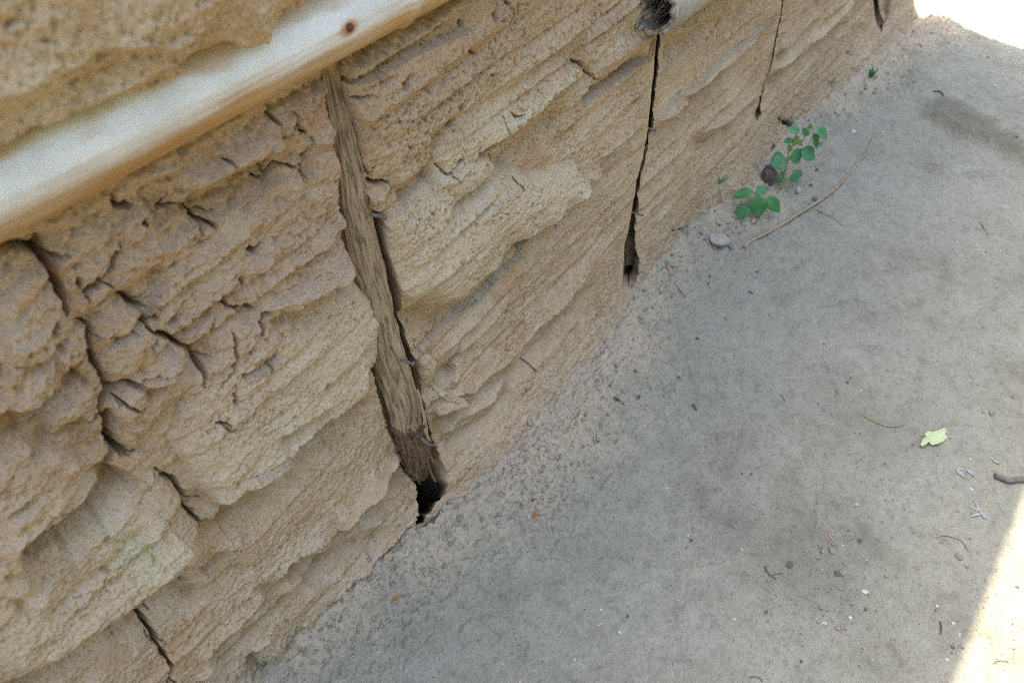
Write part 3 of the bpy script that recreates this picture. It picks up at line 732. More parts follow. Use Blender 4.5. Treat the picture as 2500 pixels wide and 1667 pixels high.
# ------------------------------------------------------------------ BAMBOO POLE embedded along the wall
def pole_z(p, y, r):
    d = ray(p); n = math.hypot(d[1], d[2]); lo, hi = .6, 1.5
    # axis height whose lower outline is touched by the ray
    # signed distance of (y, z) above the ray line = r
    return CAM_H + (d[2] / d[1]) * y + r * n / d[1]
BR_, BY_ = .054, .695
bz = []
for p in ((60, 565), (500, 322), (900, 111)):
    z_ = pole_z(p, BY_, BR_); d = ray(p); t = (z_ - BR_ * .6 - CAM_H) / d[2]; bz.append((d[0] * t, z_))
_bk = np.polyfit([b[0] for b in bz], [b[1] for b in bz], 1)
bamboo_z = lambda u: _bk[0] * u + _bk[1]
xs = np.arange(-1.2, 1.27, .004); th = np.linspace(0, 2 * np.pi, 120, endpoint=False)
TX, TT = np.meshgrid(xs.astype(f32), th.astype(f32), indexing='ij')
nodes = (-.42, .05 - .08, .605, 1.12)
nodes = (-.62, .605, 1.16)
rr = BR_ * (1 + .012 * fbm(TX * 3, TT * 1.0, 2, 201))
nd = np.zeros_like(TX)
for n_ in nodes:
    rr = rr + .0032 * np.exp(-((TX - n_) / .006) ** 2) - .0018 * np.exp(-((TX - n_ - .014) / .006) ** 2)
    nd = np.maximum(nd, np.exp(-((TX - n_ - .012) / .005) ** 2))
lx = TT * BR_
rr = rr + .0004 * fbm(TX * 6, lx * 250, 3, 203) + .0003 * fbm(TX * 80, lx * 80, 2, 205)
yy = BY_ - rr * np.cos(TT); zz_ = bamboo_z(TX) + rr * np.sin(TT)
nl = Vector((0, 0, 0))
na = on_wall((840, 65), .05)
# height on the pole's face (-1 underside .. 1 top)
hh = np.sin(TT - .12) * np.where(np.cos(TT) > -.2, 1, 1)
streak = fbm(TX * 5, lx * 130, 4, 207, .6); blot = fbm(TX * 9, lx * 26, 4, 209)
lobe = fbm(TX * 4.2, lx * 5, 3, 211)
white = sstep(-.75, .05, hh + .42 * streak + .22 * blot + .30 * lobe) * sstep(1.0, .52, hh + .45 * blot + .75 * lobe + .10 * streak)
dustb = sstep(.50, .88, hh + .55 * blot + .75 * lobe)
nz_ = na[1] 
dn = np.hypot((TX - na[0]) * .8, (zz_ - nz_) * 1.1)
rustb = np.where(np.cos(TT) > 0, sstep(.014, .005, dn * (1 + .5 * blot)), 0)
BA = {'white': white, 'dustb': np.maximum(dustb, nd * .6), 'rustb': rustb}
def bamboo_material():
    m, t, b = mat('weathered_bamboo'); q = NB(t)
    s1 = q.noise(1.0, 5, .6, (4, 90, 90)); s2 = q.noise(14, 5, .6); s3 = q.noise(500, 2, .5, (.2, 1, 1))
    base = q.ramp(s1, [(.3, (.32, .165, .055)), (.5, (.42, .24, .09)), (.7, (.48, .31, .15))])
    base = q.mix(q.ramp(s2, [(.5, (0, 0, 0)), (.75, (.7, .7, .7))]), base, (.36, .22, .11))
    wcol = q.ramp(s2, [(.3, (.54, .54, .53)), (.6, (.68, .68, .67))])
    base = q.mix(q.math('MULTIPLY', q.attr('white'), .95), base, wcol)
    base = q.mix(q.math('MULTIPLY', q.attr('dustb'), .85), base, q.ramp(s2, [(.3, (.45, .33, .22)), (.7, (.54, .43, .31))]))
    base = q.mix(q.math('MULTIPLY', q.attr('rustb'), .9), base, (.34, .12, .03))
    base = q.mix(1.0, base, (.88, .86, .80), 'MULTIPLY')
    q.link(base, b.inputs['Base Color'])
    base = q.mix(1.0, base, q.ramp(s1, [(.28, (.80, .72, .62)), (.42, (1, 1, 1)), (.75, (1.05, 1.05, 1.05))]), 'MULTIPLY')
    s4 = q.noise(1.0, 3, .6, (9, 300, 300)); base = q.mix(1.0, base, q.ramp(s4, [(.30, (.72, .62, .48)), (.40, (1, 1, 1))]), 'MULTIPLY')
    s5 = q.noise(26, 6, .65); base = q.mix(q.ramp(s5, [(.56, (0, 0, 0)), (.70, (.45, .45, .45))]), base, (.42, .31, .20))
    rg = q.ramp(q.attr('dustb'), [(0, (.5, .5, .5)), (1, (.9, .9, .9))]); q.link(rg, b.inputs['Roughness'])
    b.inputs['Specular IOR Level'].default_value = .35
    q.link(q.bump(s1, .15, .001, q.bump(s2, .2, .002)), b.inputs['Normal'])
    return m
BAM = bamboo_material()
bam = bpy.data.objects.new('bamboo_pole', None); COL.objects.link(bam); bam.location = (0, BY_, float(bamboo_z(0)))
off = Vector(bam.location)
tag(bam, 'pale weathered bamboo pole with orange underside, half buried along the wall', 'pole')
PB = np.stack([TX, yy, zz_], -1) - np.array(off)
grid_mesh('culm', PB, BA, BAM, bam, wrap=True, flip=True)
RUST = simple('rusty_iron', (.10, .055, .035), (.23, .10, .05), 400, .8, .6, .001)
STEEL = simple('grey_nail_iron', (.15, .12, .10), (.27, .22, .19), 300, .6, .3, .0006)
def nail(parent, a, b, r, head=1.9, m=STEEL, bend=0, hseg=10):
    """nail from a (buried) to b (head)"""
    a, b = Vector(a), Vector(b); d = (b - a); n = d.normalized()
    mid = a.lerp(b, .5) + Vector((0, 0, -bend))
    pts = [a, a.lerp(mid, .5), mid, mid.lerp(b, .6), b - n * r * .9, b - n * r * .8, b]
    rad = [r, r, r, r, r, r * head, r * head * .9]
    V, F = tube(pts, rad, hseg)
    o = Vector(parent.location) if parent else Vector()
    return pymesh('nail', [v - o for v in V], F, m, parent)
qn = Vector((na[0], BY_ - BR_ * .96, na[1]))
nail(bam, qn + Vector((0, .02, 0)), qn + Vector((0, -.004, .001)), .003, 1.7, RUST)

# ------------------------------------------------------------------ WOODEN POSTS
def wood_material(name, dark, midc, light, bs=1.0):
    m, t, b = mat(name); q = NB(t)
    g = q.noise(1.0, 6, .65, (150, 150, 14)); g2 = q.noise(22, 4, .6); g3 = q.noise(600, 2)
    base = q.ramp(g, [(.34, dark), (.47, midc), (.66, light)])
    base = q.mix(q.ramp(g2, [(.4, (0, 0, 0)), (.7, (.7, .7, .7))]), base, light)
    base = q.mix(q.attr('ridge'), base, dark)
    base = q.mix(1.0, base, (KA * .95, KA * .9, KA * .82), 'MULTIPLY')
    q.link(base, b.inputs['Base Color']); b.inputs['Roughness'].default_value = .92; b.inputs['Specular IOR Level'].default_value = .15
    q.link(q.bump(g3, .3, .001, q.bump(g, .6 * bs, .004)), b.inputs['Normal'])
    return m
BARK = wood_material('dusty_bark', (.20, .135, .08), (.46, .335, .205), (.56, .43, .285))
ROT = wood_material('rotten_wood', (.05, .028, .016), (.17, .10, .052), (.29, .19, .11), 1.6)
SMOOTHWOOD = wood_material('mud_smeared_wood', (.22, .155, .095), (.38, .27, .165), (.45, .34, .23), .5)

def post_mesh(name, cpts, radii, material, parent, seed, ridge=.004, ny=None, rag=(0, 0), coarse=.0016, zk=9, rough=0):
    """tube along centre points (bottom to top), bark ridges run along it"""
    c = resample(cpts, ny or 300); n = len(c)
    L = np.linalg.norm(np.diff(c, axis=0), axis=1).sum()
    nt_ = 150; t = np.linspace(0, 1, n); th = np.linspace(0, 2 * np.pi, nt_, endpoint=False)
    T, TH = np.meshgrid(t.astype(f32), th.astype(f32), indexing='ij')
    r = np.interp(t, np.linspace(0, 1, len(radii)), radii)[:, None]
    ax = TH * r.mean(); zz2 = T * L
    tw = ax + .003 * fbm(zz2 * 20, ax * 30, 3, seed)
    def per(f): return f      # seam sits at the back
    b = fbm(tw * 110, zz2 * zk, 4, seed + 1, .55, True)
    rid = ridge * b + ridge * .5 * fbm(tw * 240, zz2 * 22, 3, seed + 2) + .0007 * fbm(tw * 500, zz2 * 300, 2, seed + 3)
    if rough: rid = rid + rough * fbm(ax * 60, zz2 * 60, 4, seed + 4, .6, True) + rough * .6 * fbm(ax * 20, zz2 * 20, 3, seed + 5)
    R = np.maximum(r + rid, .002)
    X = c[:, None, 0] + R * np.sin(TH); Y = c[:, None, 1] + R * np.cos(TH); Z = np.repeat(c[:, None, 2], nt_, 1).copy()
    if rag[0]: Z -= (1 - T) ** 3 * 0 + sstep(.12, 0, T) * rag[0] * (fbm(TH * 4 + 3, TH * 0 + 1, 3, seed + 7) + .5 * noise(TH * 14, TH * 0, seed + 8))
    if rag[1]: Z += sstep(.88, 1, T) * rag[1] * (fbm(TH * 4 + 3, TH * 0 + 1, 3, seed + 9) + .5 * noise(TH * 14, TH * 0, seed + 10))
    att = {'ridge': np.clip(sstep(-.1, -.45, b) * .9, 0, 1)}
    o = Vector(parent.location)
    Pm = np.stack([X, Y, Z], -1) - np.array(o)
    # closed ends
    lo = Pm[:1].mean(1, keepdims=True).repeat(nt_, 1); hi = Pm[-1:].mean(1, keepdims=True).repeat(nt_, 1)
    lo[..., 2] += .012; hi[..., 2] -= .012
    Pm = np.concatenate([lo, Pm, hi], 0); att = {k: np.concatenate([v[:1], v, v[-1:]], 0) for k, v in att.items()}
    return grid_mesh(name, Pm, att, material, parent, wrap=True)

def plane_pt(p, y):
    d = ray(p); t = y / d[1]; return Vector(CAMPOS + d * t)
def post_root(loc, label):
    o = bpy.data.objects.new('wooden_post', None); COL.objects.link(o); o.location = loc
    return tag(o, label, 'post', 'upright posts set in the wall')
# the split, rotting post in the middle
cc = [((1034, 1160), .690), ((1020, 1090), .690), ((996, 1000), .702), ((966, 900), .712), ((937, 800), .72), ((914, 700), .727), ((891, 600), .732), ((872, 500), .732), ((853, 400), .734), ((832, 300), .737), ((814, 200), .74), ((799, 120), .73), ((785, 30), .73)]
cen = [plane_pt(p, y - .018) + Vector((0, .014, 0)) for p, y in cc]
p1 = post_root((cen[0].x, .70, 0), 'rough barked post in the wall gap with nails and a rotten crumbling foot')
jn = plane_pt((1003, 1035), .684) + Vector((0, .016, 0))
k_ = [c for c in cen if c.z > jn.z + .01]
post_mesh('bark', [jn + Vector((0, 0, -.012))] + k_, [.0305, .0315, .031, .028, .023, .019], BARK, p1, 301, .0042, 420, (.016, 0))
post_mesh('rotten_foot', [cen[0] + Vector((.002, 0, .0)), cen[1], jn + Vector((0, 0, .01))], [.024, .030, .0295], ROT, p1, 321, .003, 170, (.016, 0), rough=.0065)
# splinters peeling at the foot
def splinter(parent, pp, offs, r, m):
    pts = [plane_pt(p, y) for p, y in zip(pp, offs)]
    c = resample(pts, 14); n = len(c)
    V, F = tube(c, [r * (.5 + .5 * math.sin(math.pi * (i + 1) / (n + 1))) for i in range(n)], 6, .2)
    return pymesh('splinter', [Vector(v) - Vector(parent.location) for v in V], F, m, parent)
splinter(p1, Z5((575, 1180), (600, 1290), (625, 1400), (640, 1500)), (.655, .65, .645, .64), .0032, BARK)
splinter(p1, Z5((590, 1250), (612, 1350), (622, 1440), (660, 1510)), (.652, .648, .642, .636), .0022, BARK)
splinter(p1, Z8((650, 120), (690, 180), (700, 240)), (.66, .655, .655), .004, ROT)
splinter(p1, Z8((640, 170), (660, 230), (690, 285)), (.66, .655, .65), .003, ROT)
splinter(p1, Z8((560, 230), (575, 270), (590, 300)), (.66, .655, .65), .003, ROT)
nail(p1, plane_pt(Z5((270, 62))[0], .690), plane_pt(Z5((372, 78))[0], .668), .0030, 1.7, STEEL)
nail(p1, plane_pt(Z5((468, 988))[0], .680), plane_pt(Z5((548, 1015))[0], .655), .0027, 1.8, STEEL)
nail(p1, plane_pt(Z5((590, 1485))[0], .665), plane_pt(Z5((690, 1532))[0], .635), .0028, 1.7, STEEL, .010)

# slim posts further along, mostly buried in the mud
def slim_post(label, pts, r, inset, seed, mt=SMOOTHWOOD, ridge=.0012, nails=()):
    c = []
    for p, extra in pts:
        c.append(hit(p) + Vector((0, inset + extra, 0)))
    ly = np.polyfit([q_.z for q_ in c], [q_.y for q_ in c], 1)
    for q_ in c: q_.y = .4 * q_.y + .6 * (ly[0] * q_.z + ly[1])
    c = c[::-1] if c[0].z > c[-1].z else c
    root = post_root((c[0].x, c[0].y, 0), label)
    post_mesh('bark', c, [r, r, r], mt, root, seed, ridge, 220)
    for a, b, rr_ in nails:
        qa, qb = hit(a), hit(b, .012)
        nail(root, qa + Vector((0, .01, 0)), qb + Vector((0, -.008, 0)), rr_, 1.5)
    return root
slim_post('slim mud smeared post beside the broken grey pole, with small nails', [((1601, -120), 0), ((1601, 0), 0), ((1595, 120), 0), ((1583, 250), 0), ((1568, 350), .002), ((1553, 430), .006), ((1542, 520), .02), ((1534, 640), .05)], .019, .017, 341,
          nails=((Z2((2008, 808))[0], Z2((2075, 828))[0], .0022), (Z2((1925, 1355))[0], Z2((1995, 1368))[0], .002)))
slim_post('thin brown post far along the wall beside a narrow crevice', [((1903, -120), 0), ((1901, 30), 0), ((1884, 140), 0), ((1866, 210), .002), ((1850, 250), .01)], .016, .0145, 351)
slim_post('short weathered stump at the dark hollow near the sunlit corner', [((2162, -80), -.004), ((2166, 0), -.004), ((2165, 35), 0), ((2160, 60), .012)], .026, .016, 361, BARK, .003)

# ------------------------------------------------------------------ BROKEN GREY POLE at the top
GREYW = wood_material('bleached_pole', (.25, .20, .15), (.44, .375, .30), (.55, .49, .41), .5)
def grey_pole():
    y0 = .672; r = .050
    pA = plane_pt((1637, 42), y0 - r * .8); pB = plane_pt((1750, -22), y0 - r * .8)
    zA = pole_z((1650, 64), y0, r); zB = pole_z((1748, 6), y0, r)
    root = bpy.data.objects.new('bamboo_pole', None); COL.objects.link(root); root.location = (pA.x, y0, zA)
    tag(root, 'bleached grey pole with a broken frayed hollow end beside the slim post', 'pole')
    sl_ = (zB - zA) / max(pB.x - pA.x, .05) * .5
    xs_ = np.concatenate([np.linspace(0, .05, 40), np.linspace(.055, 1.15, 120)]).astype(f32); th_ = np.linspace(0, 2 * np.pi, 90, endpoint=False).astype(f32)
    X_, T_ = np.meshgrid(xs_, th_, indexing='ij')
    R_o = r + .0010 * fbm(X_ * 20, T_ * 3, 3, 401) + .0007 * fbm(X_ * 8, T_ * 14, 3, 403) + .003 * np.exp(-((X_ - .055) / .006) ** 2)
    edge = .024 * fbm(T_ * 2.2, T_ * 0 + .3, 3, 405) + .006 * noise(T_ * 9, T_ * 0, 407)
    def shell(Rr, name, mt, flip):
        Xs = X_ + sstep(.05, 0, X_) * edge
        Pp = np.stack([Xs, -Rr * np.cos(T_), X_ * sl_ + Rr * np.sin(T_)], -1)
        return Pp
    outer = shell(R_o, 'a', None, False); inner = shell(R_o - .013, 'b', None, False)
    Pp = np.concatenate([inner[::-1][-60:], outer], 0)
    plug = np.repeat(inner[60:61].mean(1, keepdims=True), 90, 1)
    Pp = np.concatenate([plug, inner[60:0:-1], outer], 0)
    grid_mesh('culm', Pp, {'ridge': np.zeros(Pp.shape[:2])}, GREYW, root, wrap=True, flip=True)
    V, F = [], []
    for i in range(70):
        a = rnd.uniform(0, 6.28); b = r * rnd.uniform(.2, .85); x0 = rnd.uniform(.0, .03)
        pts = [(x0 + .03, -b * math.cos(a), b * math.sin(a)), (x0 - .005, -b * math.cos(a) * 1.05, b * math.sin(a) * 1.05), (x0 - rnd.uniform(.01, .03), -b * math.cos(a + rnd.uniform(-.5, .5)), b * math.sin(a) * 1.1 + rnd.uniform(-.01, .01))]
        v, f = tube(resample(pts, 6), [.0022, .002, .0018, .0014, .001, .0006], 5, .2)
        F += [tuple(len(V) + k for k in ff) for ff in f]; V += list(v)
    pymesh('frayed_fibres', V, F, simple('pith_fibres', (.10, .07, .045), (.28, .2, .13), 80), root)
grey_pole()

# ------------------------------------------------------------------ STONES, CHIPS, PEBBLES
import bmesh
def rock_mesh(sx, sy, sz, seed, sub=2, rough=.25, angular=0):
    bm = bmesh.new(); bmesh.ops.create_icosphere(bm, subdivisions=sub, radius=1)
    r = random.Random(seed); pl = [(Vector((r.gauss(0, 1), r.gauss(0, 1), r.gauss(0, 1))).normalized(), r.uniform(.45, .85)) for _ in range(angular)]
    o = r.uniform(0, 50)
    for v in bm.verts:
        c = v.co.copy()
        for n_, d_ in pl:
            k = c.dot(n_)
            if k > d_: c -= n_ * (k - d_)
        k = 1 + rough * float(fbm(np.array([c.x * 1.3 + o]), np.array([c.y * 1.3 + c.z * 1.7 + o]), 3, seed % 50)[0])
        v.co = Vector((c.x * sx * k, c.y * sy * k, c.z * sz * k))
    me = bpy.data.meshes.new('stone'); bm.to_mesh(me); bm.free()
    me.polygons.foreach_set('use_smooth', [angular == 0] * len(me.polygons))
    return me
STM = {'dark': simple('dark_stone', (.10, .088, .07), (.18, .158, .125), 200, .95), 'grey': simple('grey_stone', (.22, .19, .145), (.33, .29, .225), 200, .95),
       'white': simple('white_chip', (.50, .465, .39), (.64, .60, .52), 150, .8), 'peach': simple('peach_chip', (.52, .33, .22), (.62, .44, .32), 150, .85),
       'cream': simple('cream_chip', (.56, .49, .36), (.66, .60, .48), 150, .85), 'red': simple('reddish_stone', (.13, .085, .065), (.22, .155, .12), 90, .9, .5, .003),
       'orange': simple('orange_leaf', (.42, .17, .035), (.55, .27, .07), 120, .7), 'pale': simple('pale_rubble', (.36, .36, .33), (.50, .50, .46), 90, .9, .5, .003),
       'tan': simple('tan_chip', (.38, .29, .19), (.50, .40, .28), 120, .85), 'brown': simple('brown_bit', (.13, .085, .055), (.24, .16, .10), 150, .85), 'mud': MUD}
LAND = [('the pale green leaf', at_ground((2280, 1070))), ('the long curved twig', at_ground((1960, 500))), ('the grey brown stick', at_ground((2450, 1175))), ("the rotten post's hollow", at_ground((1030, 1270))),
        ('the white thread', at_ground((1464, 1524))), ('the twig bits on the dirt', at_ground((2030, 1310))), ('the leafy seedling', at_ground((1850, 530))), ('the bark chip', at_ground((1510, 975))),
        ('the orange leaf bit', at_ground((1305, 1270))), ('the damp patch', at_ground((2330, 290)))]
peb = []
def pebble(p, kind, px, flat=.6, seed=None, name='pebble', cat='pebble', label=None, asp=1.25, angular=0, sub=2, sink=.2, group=None):
    q_ = hit(p); dist = (q_ - Vector(CAMPOS)).length; r = px / FPX * dist / 2
    me = rock_mesh(r * asp, r, r * flat, seed or int(p[0] * 7 + p[1]), sub, .3, angular)
    o = link(name, me, STM[kind]); o.rotation_euler = (rnd.uniform(-.25, .25), rnd.uniform(-.25, .25), rnd.uniform(0, 6.28))
    o.location = q_ + Vector((0, 0, r * flat * (1 - 2 * sink)))
    o['category'] = cat
    if label: o['label'] = label
    else: peb.append((o, kind, r))
    if group: o['group'] = group
    return o
SMALL = []
for z_, kind, lst in (
    (Z6, 'dark', ((345, 460, 9), (340, 502, 8), (650, 430, 9), (268, 855, 11), (145, 1105, 10), (360, 977, 6), (445, 728, 5), (1480, 1055, 6), (1800, 995, 5), (1075, 888, 5), (1075, 1315, 6), (1305, 1460, 5), (1760, 970, 4), (2055, 1150, 5), (2280, 1235, 8), (1880, 1490, 5), (1075, 440, 6), (420, 660, 5), (2108, 305, 6), (1040, 1270, 5), (1145, 1217, 5), (320, 1545, 6), (105, 1505, 5), (1640, 1535, 7), (1225, 1135, 8), (1245, 1105, 7))),
    (Z6, 'grey', ((2148, 1330, 17),)),
    (Z6, 'cream', ((1310, 1185, 7), (20, 1145, 5), (130, 1385, 4), (1310, 1560, 5), (710, 680, 4))),
    (Z6, 'white', ((1475, 1095, 6), (235, 1207, 4), (1920, 243, 8), (795, 255, 4), (1810, 1090, 5), (2050, 1388, 4), (1330, 918, 3), (1420, 898, 3))),
    (Z9, 'peach', ((73, 327, 10), (73, 582, 7), (550, 717, 11), (720, 707, 7), (1285, 430, 10), (475, 1120, 5), (855, 1410, 7), (160, 730, 6), (405, 575, 5), (2215, 212, 4), (1130, 622, 7))),
    (Z9, 'dark', ((1305, 665, 13), (850, 815, 20), (1155, 870, 15), (705, 1115, 10), (1340, 1100, 9), (930, 1428, 9), (550, 235, 8), (610, 238, 9), (865, 605, 6), (1230, 595, 5), (225, 658, 9), (1955, 1345, 10), (1895, 1340, 10), (1890, 1375, 6), (775, 325, 4), (1310, 145, 5), (500, 1295, 4), (300, 600, 6), (1070, 1140, 6), (1245, 1070, 6), (1785, 1105, 6), (2305, 955, 8), (320, 62, 6), (120, 405, 4), (1550, 810, 4), (2285, 1350, 6), (2240, 1430, 7), (1320, 1350, 5))),
    (Z9, 'grey', ((1195, 868, 16), (900, 1475, 10), (1130, 725, 20), (1040, 765, 14), (1060, 1085, 14), (1935, 765, 18), (905, 1070, 8), (975, 485, 6), (800, 860, 10), (1990, 830, 8), (980, 955, 9), (1150, 700, 7))),
    (Z9, 'white', ((1250, 215, 6), (1335, 985, 14), (1075, 1190, 13), (130, 1422, 6), (1385, 1420, 7), (1940, 1260, 8), (1525, 920, 4), (1350, 785, 4), (1340, 872, 5), (1010, 858, 5), (1065, 842, 5), (1948, 370, 5), (2008, 140, 7), (2020, 333, 10), (1195, 690, 6), (1210, 858, 5))),
    (Z9, 'cream', ((1900, 1187, 8), (1245, 1152, 10), (210, 630, 7), (145, 1040, 5), (1860, 1418, 9), (2228, 1472, 9), (505, 1158, 7), (1798, 1078, 8), (435, 625, 4), (2120, 1390, 6))),
    (Z8, 'peach', ((1405, 702, 8), (1300, 690, 6), (1575, 1417, 10), (1230, 1558, 11), (1390, 1240, 7), (1370, 257, 8), (1070, 1390, 7), (1470, 130, 8))),
    (Z8, 'white', ((1745, 1100, 8), (1735, 1450, 5), (2220, 1422, 6), (460, 890, 9), (1085, 870, 6), (280, 1152, 4), (1410, 1055, 5), (1450, 760, 4), (595, 1110, 4))),
    (Z8, 'cream', ((1863, 1245, 11), (2165, 325, 9), (2165, 582, 7), (2298, 628, 8), (2238, 1040, 6), (1510, 960, 5), (1120, 1445, 6), (2250, 730, 5), (1870, 65, 6))),
    (Z8, 'dark', ((955, 1295, 5), (1150, 1107, 4), (1275, 732, 4), (1450, 795, 4), (1035, 928, 4), (395, 1412, 5), (1605, 665, 4), (2320, 660, 9), (1730, 495, 4), (1260, 990, 3), (1915, 1140, 9), (1690, 258, 5), (1958, 215, 4))),  # second entry is a tiny black hole, stood in for by a dark pebble
    (Z8, 'red', ((1310, 402, 10), (1195, 500, 5))),
    (Z8, 'grey', ((1035, 262, 8), (1360, 350, 9), (1245, 355, 13), (1455, 375, 8), (840, 520, 20), (770, 410, 14), (730, 470, 12))),
    (Z5, 'dark', ((1962, 1060, 10), (2235, 1105, 8), (1985, 1225, 11), (1250, 1232, 5), (2120, 910, 7))),
    (Z5, 'white', ((2112, 1145, 3), (2325, 1208, 4), (1830, 1212, 8), (2040, 1188, 7))),
    (Z3, 'dark', ((2305, 875, 7), (1080, 375, 5), (1225, 335, 10), (2120, 370, 6))),
    (Z3, 'cream', ((1265, 840, 9), (1105, 960, 6), (1450, 845, 6))),
    (Z3, 'white', ((2165, 548, 8), (2130, 575, 5), (1950, 1065, 6), (1235, 745, 6)))):
    for x_, y_, s_ in lst:
        ang_ = 5 if kind in ('white', 'peach', 'cream', 'tan') else 3
        pebble(z_((x_, y_))[0], kind, s_ * .80, .55 if ang_ == 3 else .4, angular=ang_ if s_ > 5 else 0, group='pebbles and chips scattered on the dirt', sub=2 if s_ > 6 else 1)
# labels: colour and which landmark each lies by, in order of distance
WORD = {'dark': 'dark pebble', 'grey': 'grey stone chip', 'white': 'white chip', 'peach': 'peach coloured chip', 'cream': 'cream chip', 'red': 'reddish pebble'}
ORD = ['nearest', 'second nearest', 'third nearest', 'fourth nearest', 'fifth nearest', 'sixth nearest', 'seventh nearest', 'eighth nearest', 'ninth nearest', 'tenth nearest', 'eleventh nearest', 'twelfth nearest', 'thirteenth nearest', 'fourteenth nearest', 'fifteenth nearest', 'sixteenth nearest', 'seventeenth nearest', 'eighteenth nearest']
byk = {}
for o, kind, r in peb:
    dd = [(Vector(o.location) - Vector(q_)).length for _, q_ in LAND]; i = int(np.argmin(dd))
    byk.setdefault((kind, i), []).append((dd[i], o, r))
for (kind, i), l in byk.items():
    l.sort(key=lambda a: a[0])
    for n_, (dist, o, r) in enumerate(l):
        o['label'] = f"{'tiny' if r < .0028 else 'small'} {WORD[kind]}, {ORD[min(n_, 17)]} {WORD[kind].split()[0]} one to {LAND[i][0]}"

def lump(name, label, cat, p, kind, sx, sy, sz, rz, seed, sub=3, angular=0, rough=.35, up=.35):
    q_ = hit(p); o = link(name, rock_mesh(sx, sy, sz, seed, sub, rough, angular), STM[kind])
    o.location = q_ + Vector((0, 0, sz * up)); o.rotation_euler = (0, 0, rz); return tag(o, label, cat)
R2 = lambda *a: zz(1700, 250, a, 450 / 1764.)
R4 = lambda *a: zz(1900, 0, a, 600 / 2352.)
lump('stone', 'reddish brown stone half hidden under the leafy plant', 'stone', R2((690, 730))[0], 'red', .036, .024, .034, .5, 5, 3, 4)
lump('rubble', 'pale crumbly rubble lump beside the leafy plant', 'rubble', R2((975, 850))[0], 'pale', .017, .010, .009, .2, 6, 3, 5)
lump('clod', 'peach coloured clod at the foot of the small seedling', 'clod', R2((540, 1140))[0], 'peach', .012, .010, .010, .4, 8, 3, 4)
lump('stone', 'black oblong pebble left of the leafy plant', 'stone', R2((722, 435))[0], 'dark', .016, .009, .007, -.5, 9, 3, 3)
lump('stone', 'grey pebble in the dark nook behind the leafy plant', 'stone', R2((895, 190))[0], 'grey', .015, .012, .014, 0, 10, 3, 3)
lump('moss_clump', 'small green clump touching the long curved twig', 'moss', R2((1130, 930))[0], 'pale', .011, .009, .007, 0, 12, 3)
STM['green'] = simple('dull_green', (.10, .17, .07), (.20, .28, .13), 120, .9)
bpy.data.objects['moss_clump'].data.materials[0] = STM['green']
lump('stone', 'small dark stone right of the leafy plant', 'stone', R2((1150, 650))[0], 'dark', .007, .006, .005, 0, 13, 2, 3)
lump('stone', 'small black stone below the leafy plant by pale rubble', 'stone', R2((1095, 800))[0], 'dark', .008, .006, .005, 0, 14, 2, 3)
lump('stone', 'flat cream stone high up the dirt slope beyond the twig tip', 'stone', R4((720, 1262))[0], 'cream', .014, .011, .006, 0, 15, 2, 4)
lump('mud_clod', 'loose mud clod stuck at the edge of the rotten post gap', 'clod', Z5((620, 1000))[0], 'mud', .014, .010, .014, 0, 16, 3, 0)

# ------------------------------------------------------------------ TWIGS, STRAW, LEAVES
TWIG = simple('tan_twig', (.36, .24, .13), (.52, .38, .23), 60, .8, .4, .001, (1, 1, 1))
DARKT = simple('dark_twig', (.10, .075, .055), (.22, .17, .12), 90, .85, .4, .001)
GREYT = simple('grey_brown_stick', (.13, .105, .09), (.25, .21, .175), 120, .85, .5, .001)
STRAW = simple('dry_straw', (.42, .34, .22), (.58, .49, .34), 90, .7, .2, .0005)
GSTEM = simple('green_stem', (.25, .29, .10), (.36, .38, .15), 60, .6, .1, .0005)
def strand(name, label, cat, pp, r, m, r1=None, lift=.6, arch=0, seg=7, n=None, jit=.08, parent=None, group=None, ends=True):
    pts = [Vector(q_) for q_ in hits(pp)]
    for i, q_ in enumerate(pts): q_.z += r * lift + arch * math.sin(math.pi * i / max(len(pts) - 1, 1))
    c = resample(pts, n or max(8, len(pts) * 6)); k = len(c); r1 = r if r1 is None else r1
    rad = [(r + (r1 - r) * i / (k - 1)) * (1 + .12 * math.sin(i * 1.7)) for i in range(k)]
    if parent is None:
        org = Vector(c[0]); V, F = tube([Vector(a) - org for a in c], rad, seg, jit)
        o = pymesh(name, V, F, m); o.location = org; tag(o, label, cat, group)
    else:
        org = Vector(parent.location); V, F = tube([Vector(a) - org for a in c], rad, seg, jit); o = pymesh(name, V, F, m, parent)
    return o
strand('twig', 'long curved tan twig lying on the dirt beside the green plants', 'twig', R2((458, 1392), (490, 1360), (600, 1300), (720, 1240), (830, 1180), (960, 1095), (1100, 1010), (1220, 930), (1330, 840), (1420, 745), (1510, 640), (1560, 570), (1610, 520), (1660, 420), (1695, 325)), .0052, TWIG, .0026, .9, .004, 10, 90)
strand('stick', 'short grey brown stick reaching into the sunlit strip', 'stick', Z9((2158, 252), (2200, 268), (2250, 285), (2310, 278), (2380, 274), (2440, 268)), .0062, GREYT, .0066, .9, 0, 10, 40)
strand('twig', 'thin kinked upright looking twig among the dark pebbles', 'twig', Z9((1065, 535), (1085, 565), (1100, 590), (1112, 630), (1135, 668)), .0018, TWIG, .0016)
tw = strand('twig', 'dark forked twig scrap left of the dark chips', 'twig', Z9((700, 830), (712, 860), (735, 885), (768, 905)), .0022, DARKT, .0016)
strand('side_twig', None, None, Z9((738, 886), (775, 872), (812, 882)), .0015, DARKT, .0010, parent=tw)
tw = strand('twig', 'thin curved brown twig with a small fork near the sunlit strip', 'twig', Z9((1790, 640), (1825, 626), (1865, 633), (1905, 645), (1950, 660), (1975, 690), (2000, 735)), .0016, TWIG, .0012, 1.2, .003)
strand('side_twig', None, None, Z9((1812, 632), (1818, 665), (1835, 697)), .0011, TWIG, .0008, parent=tw)
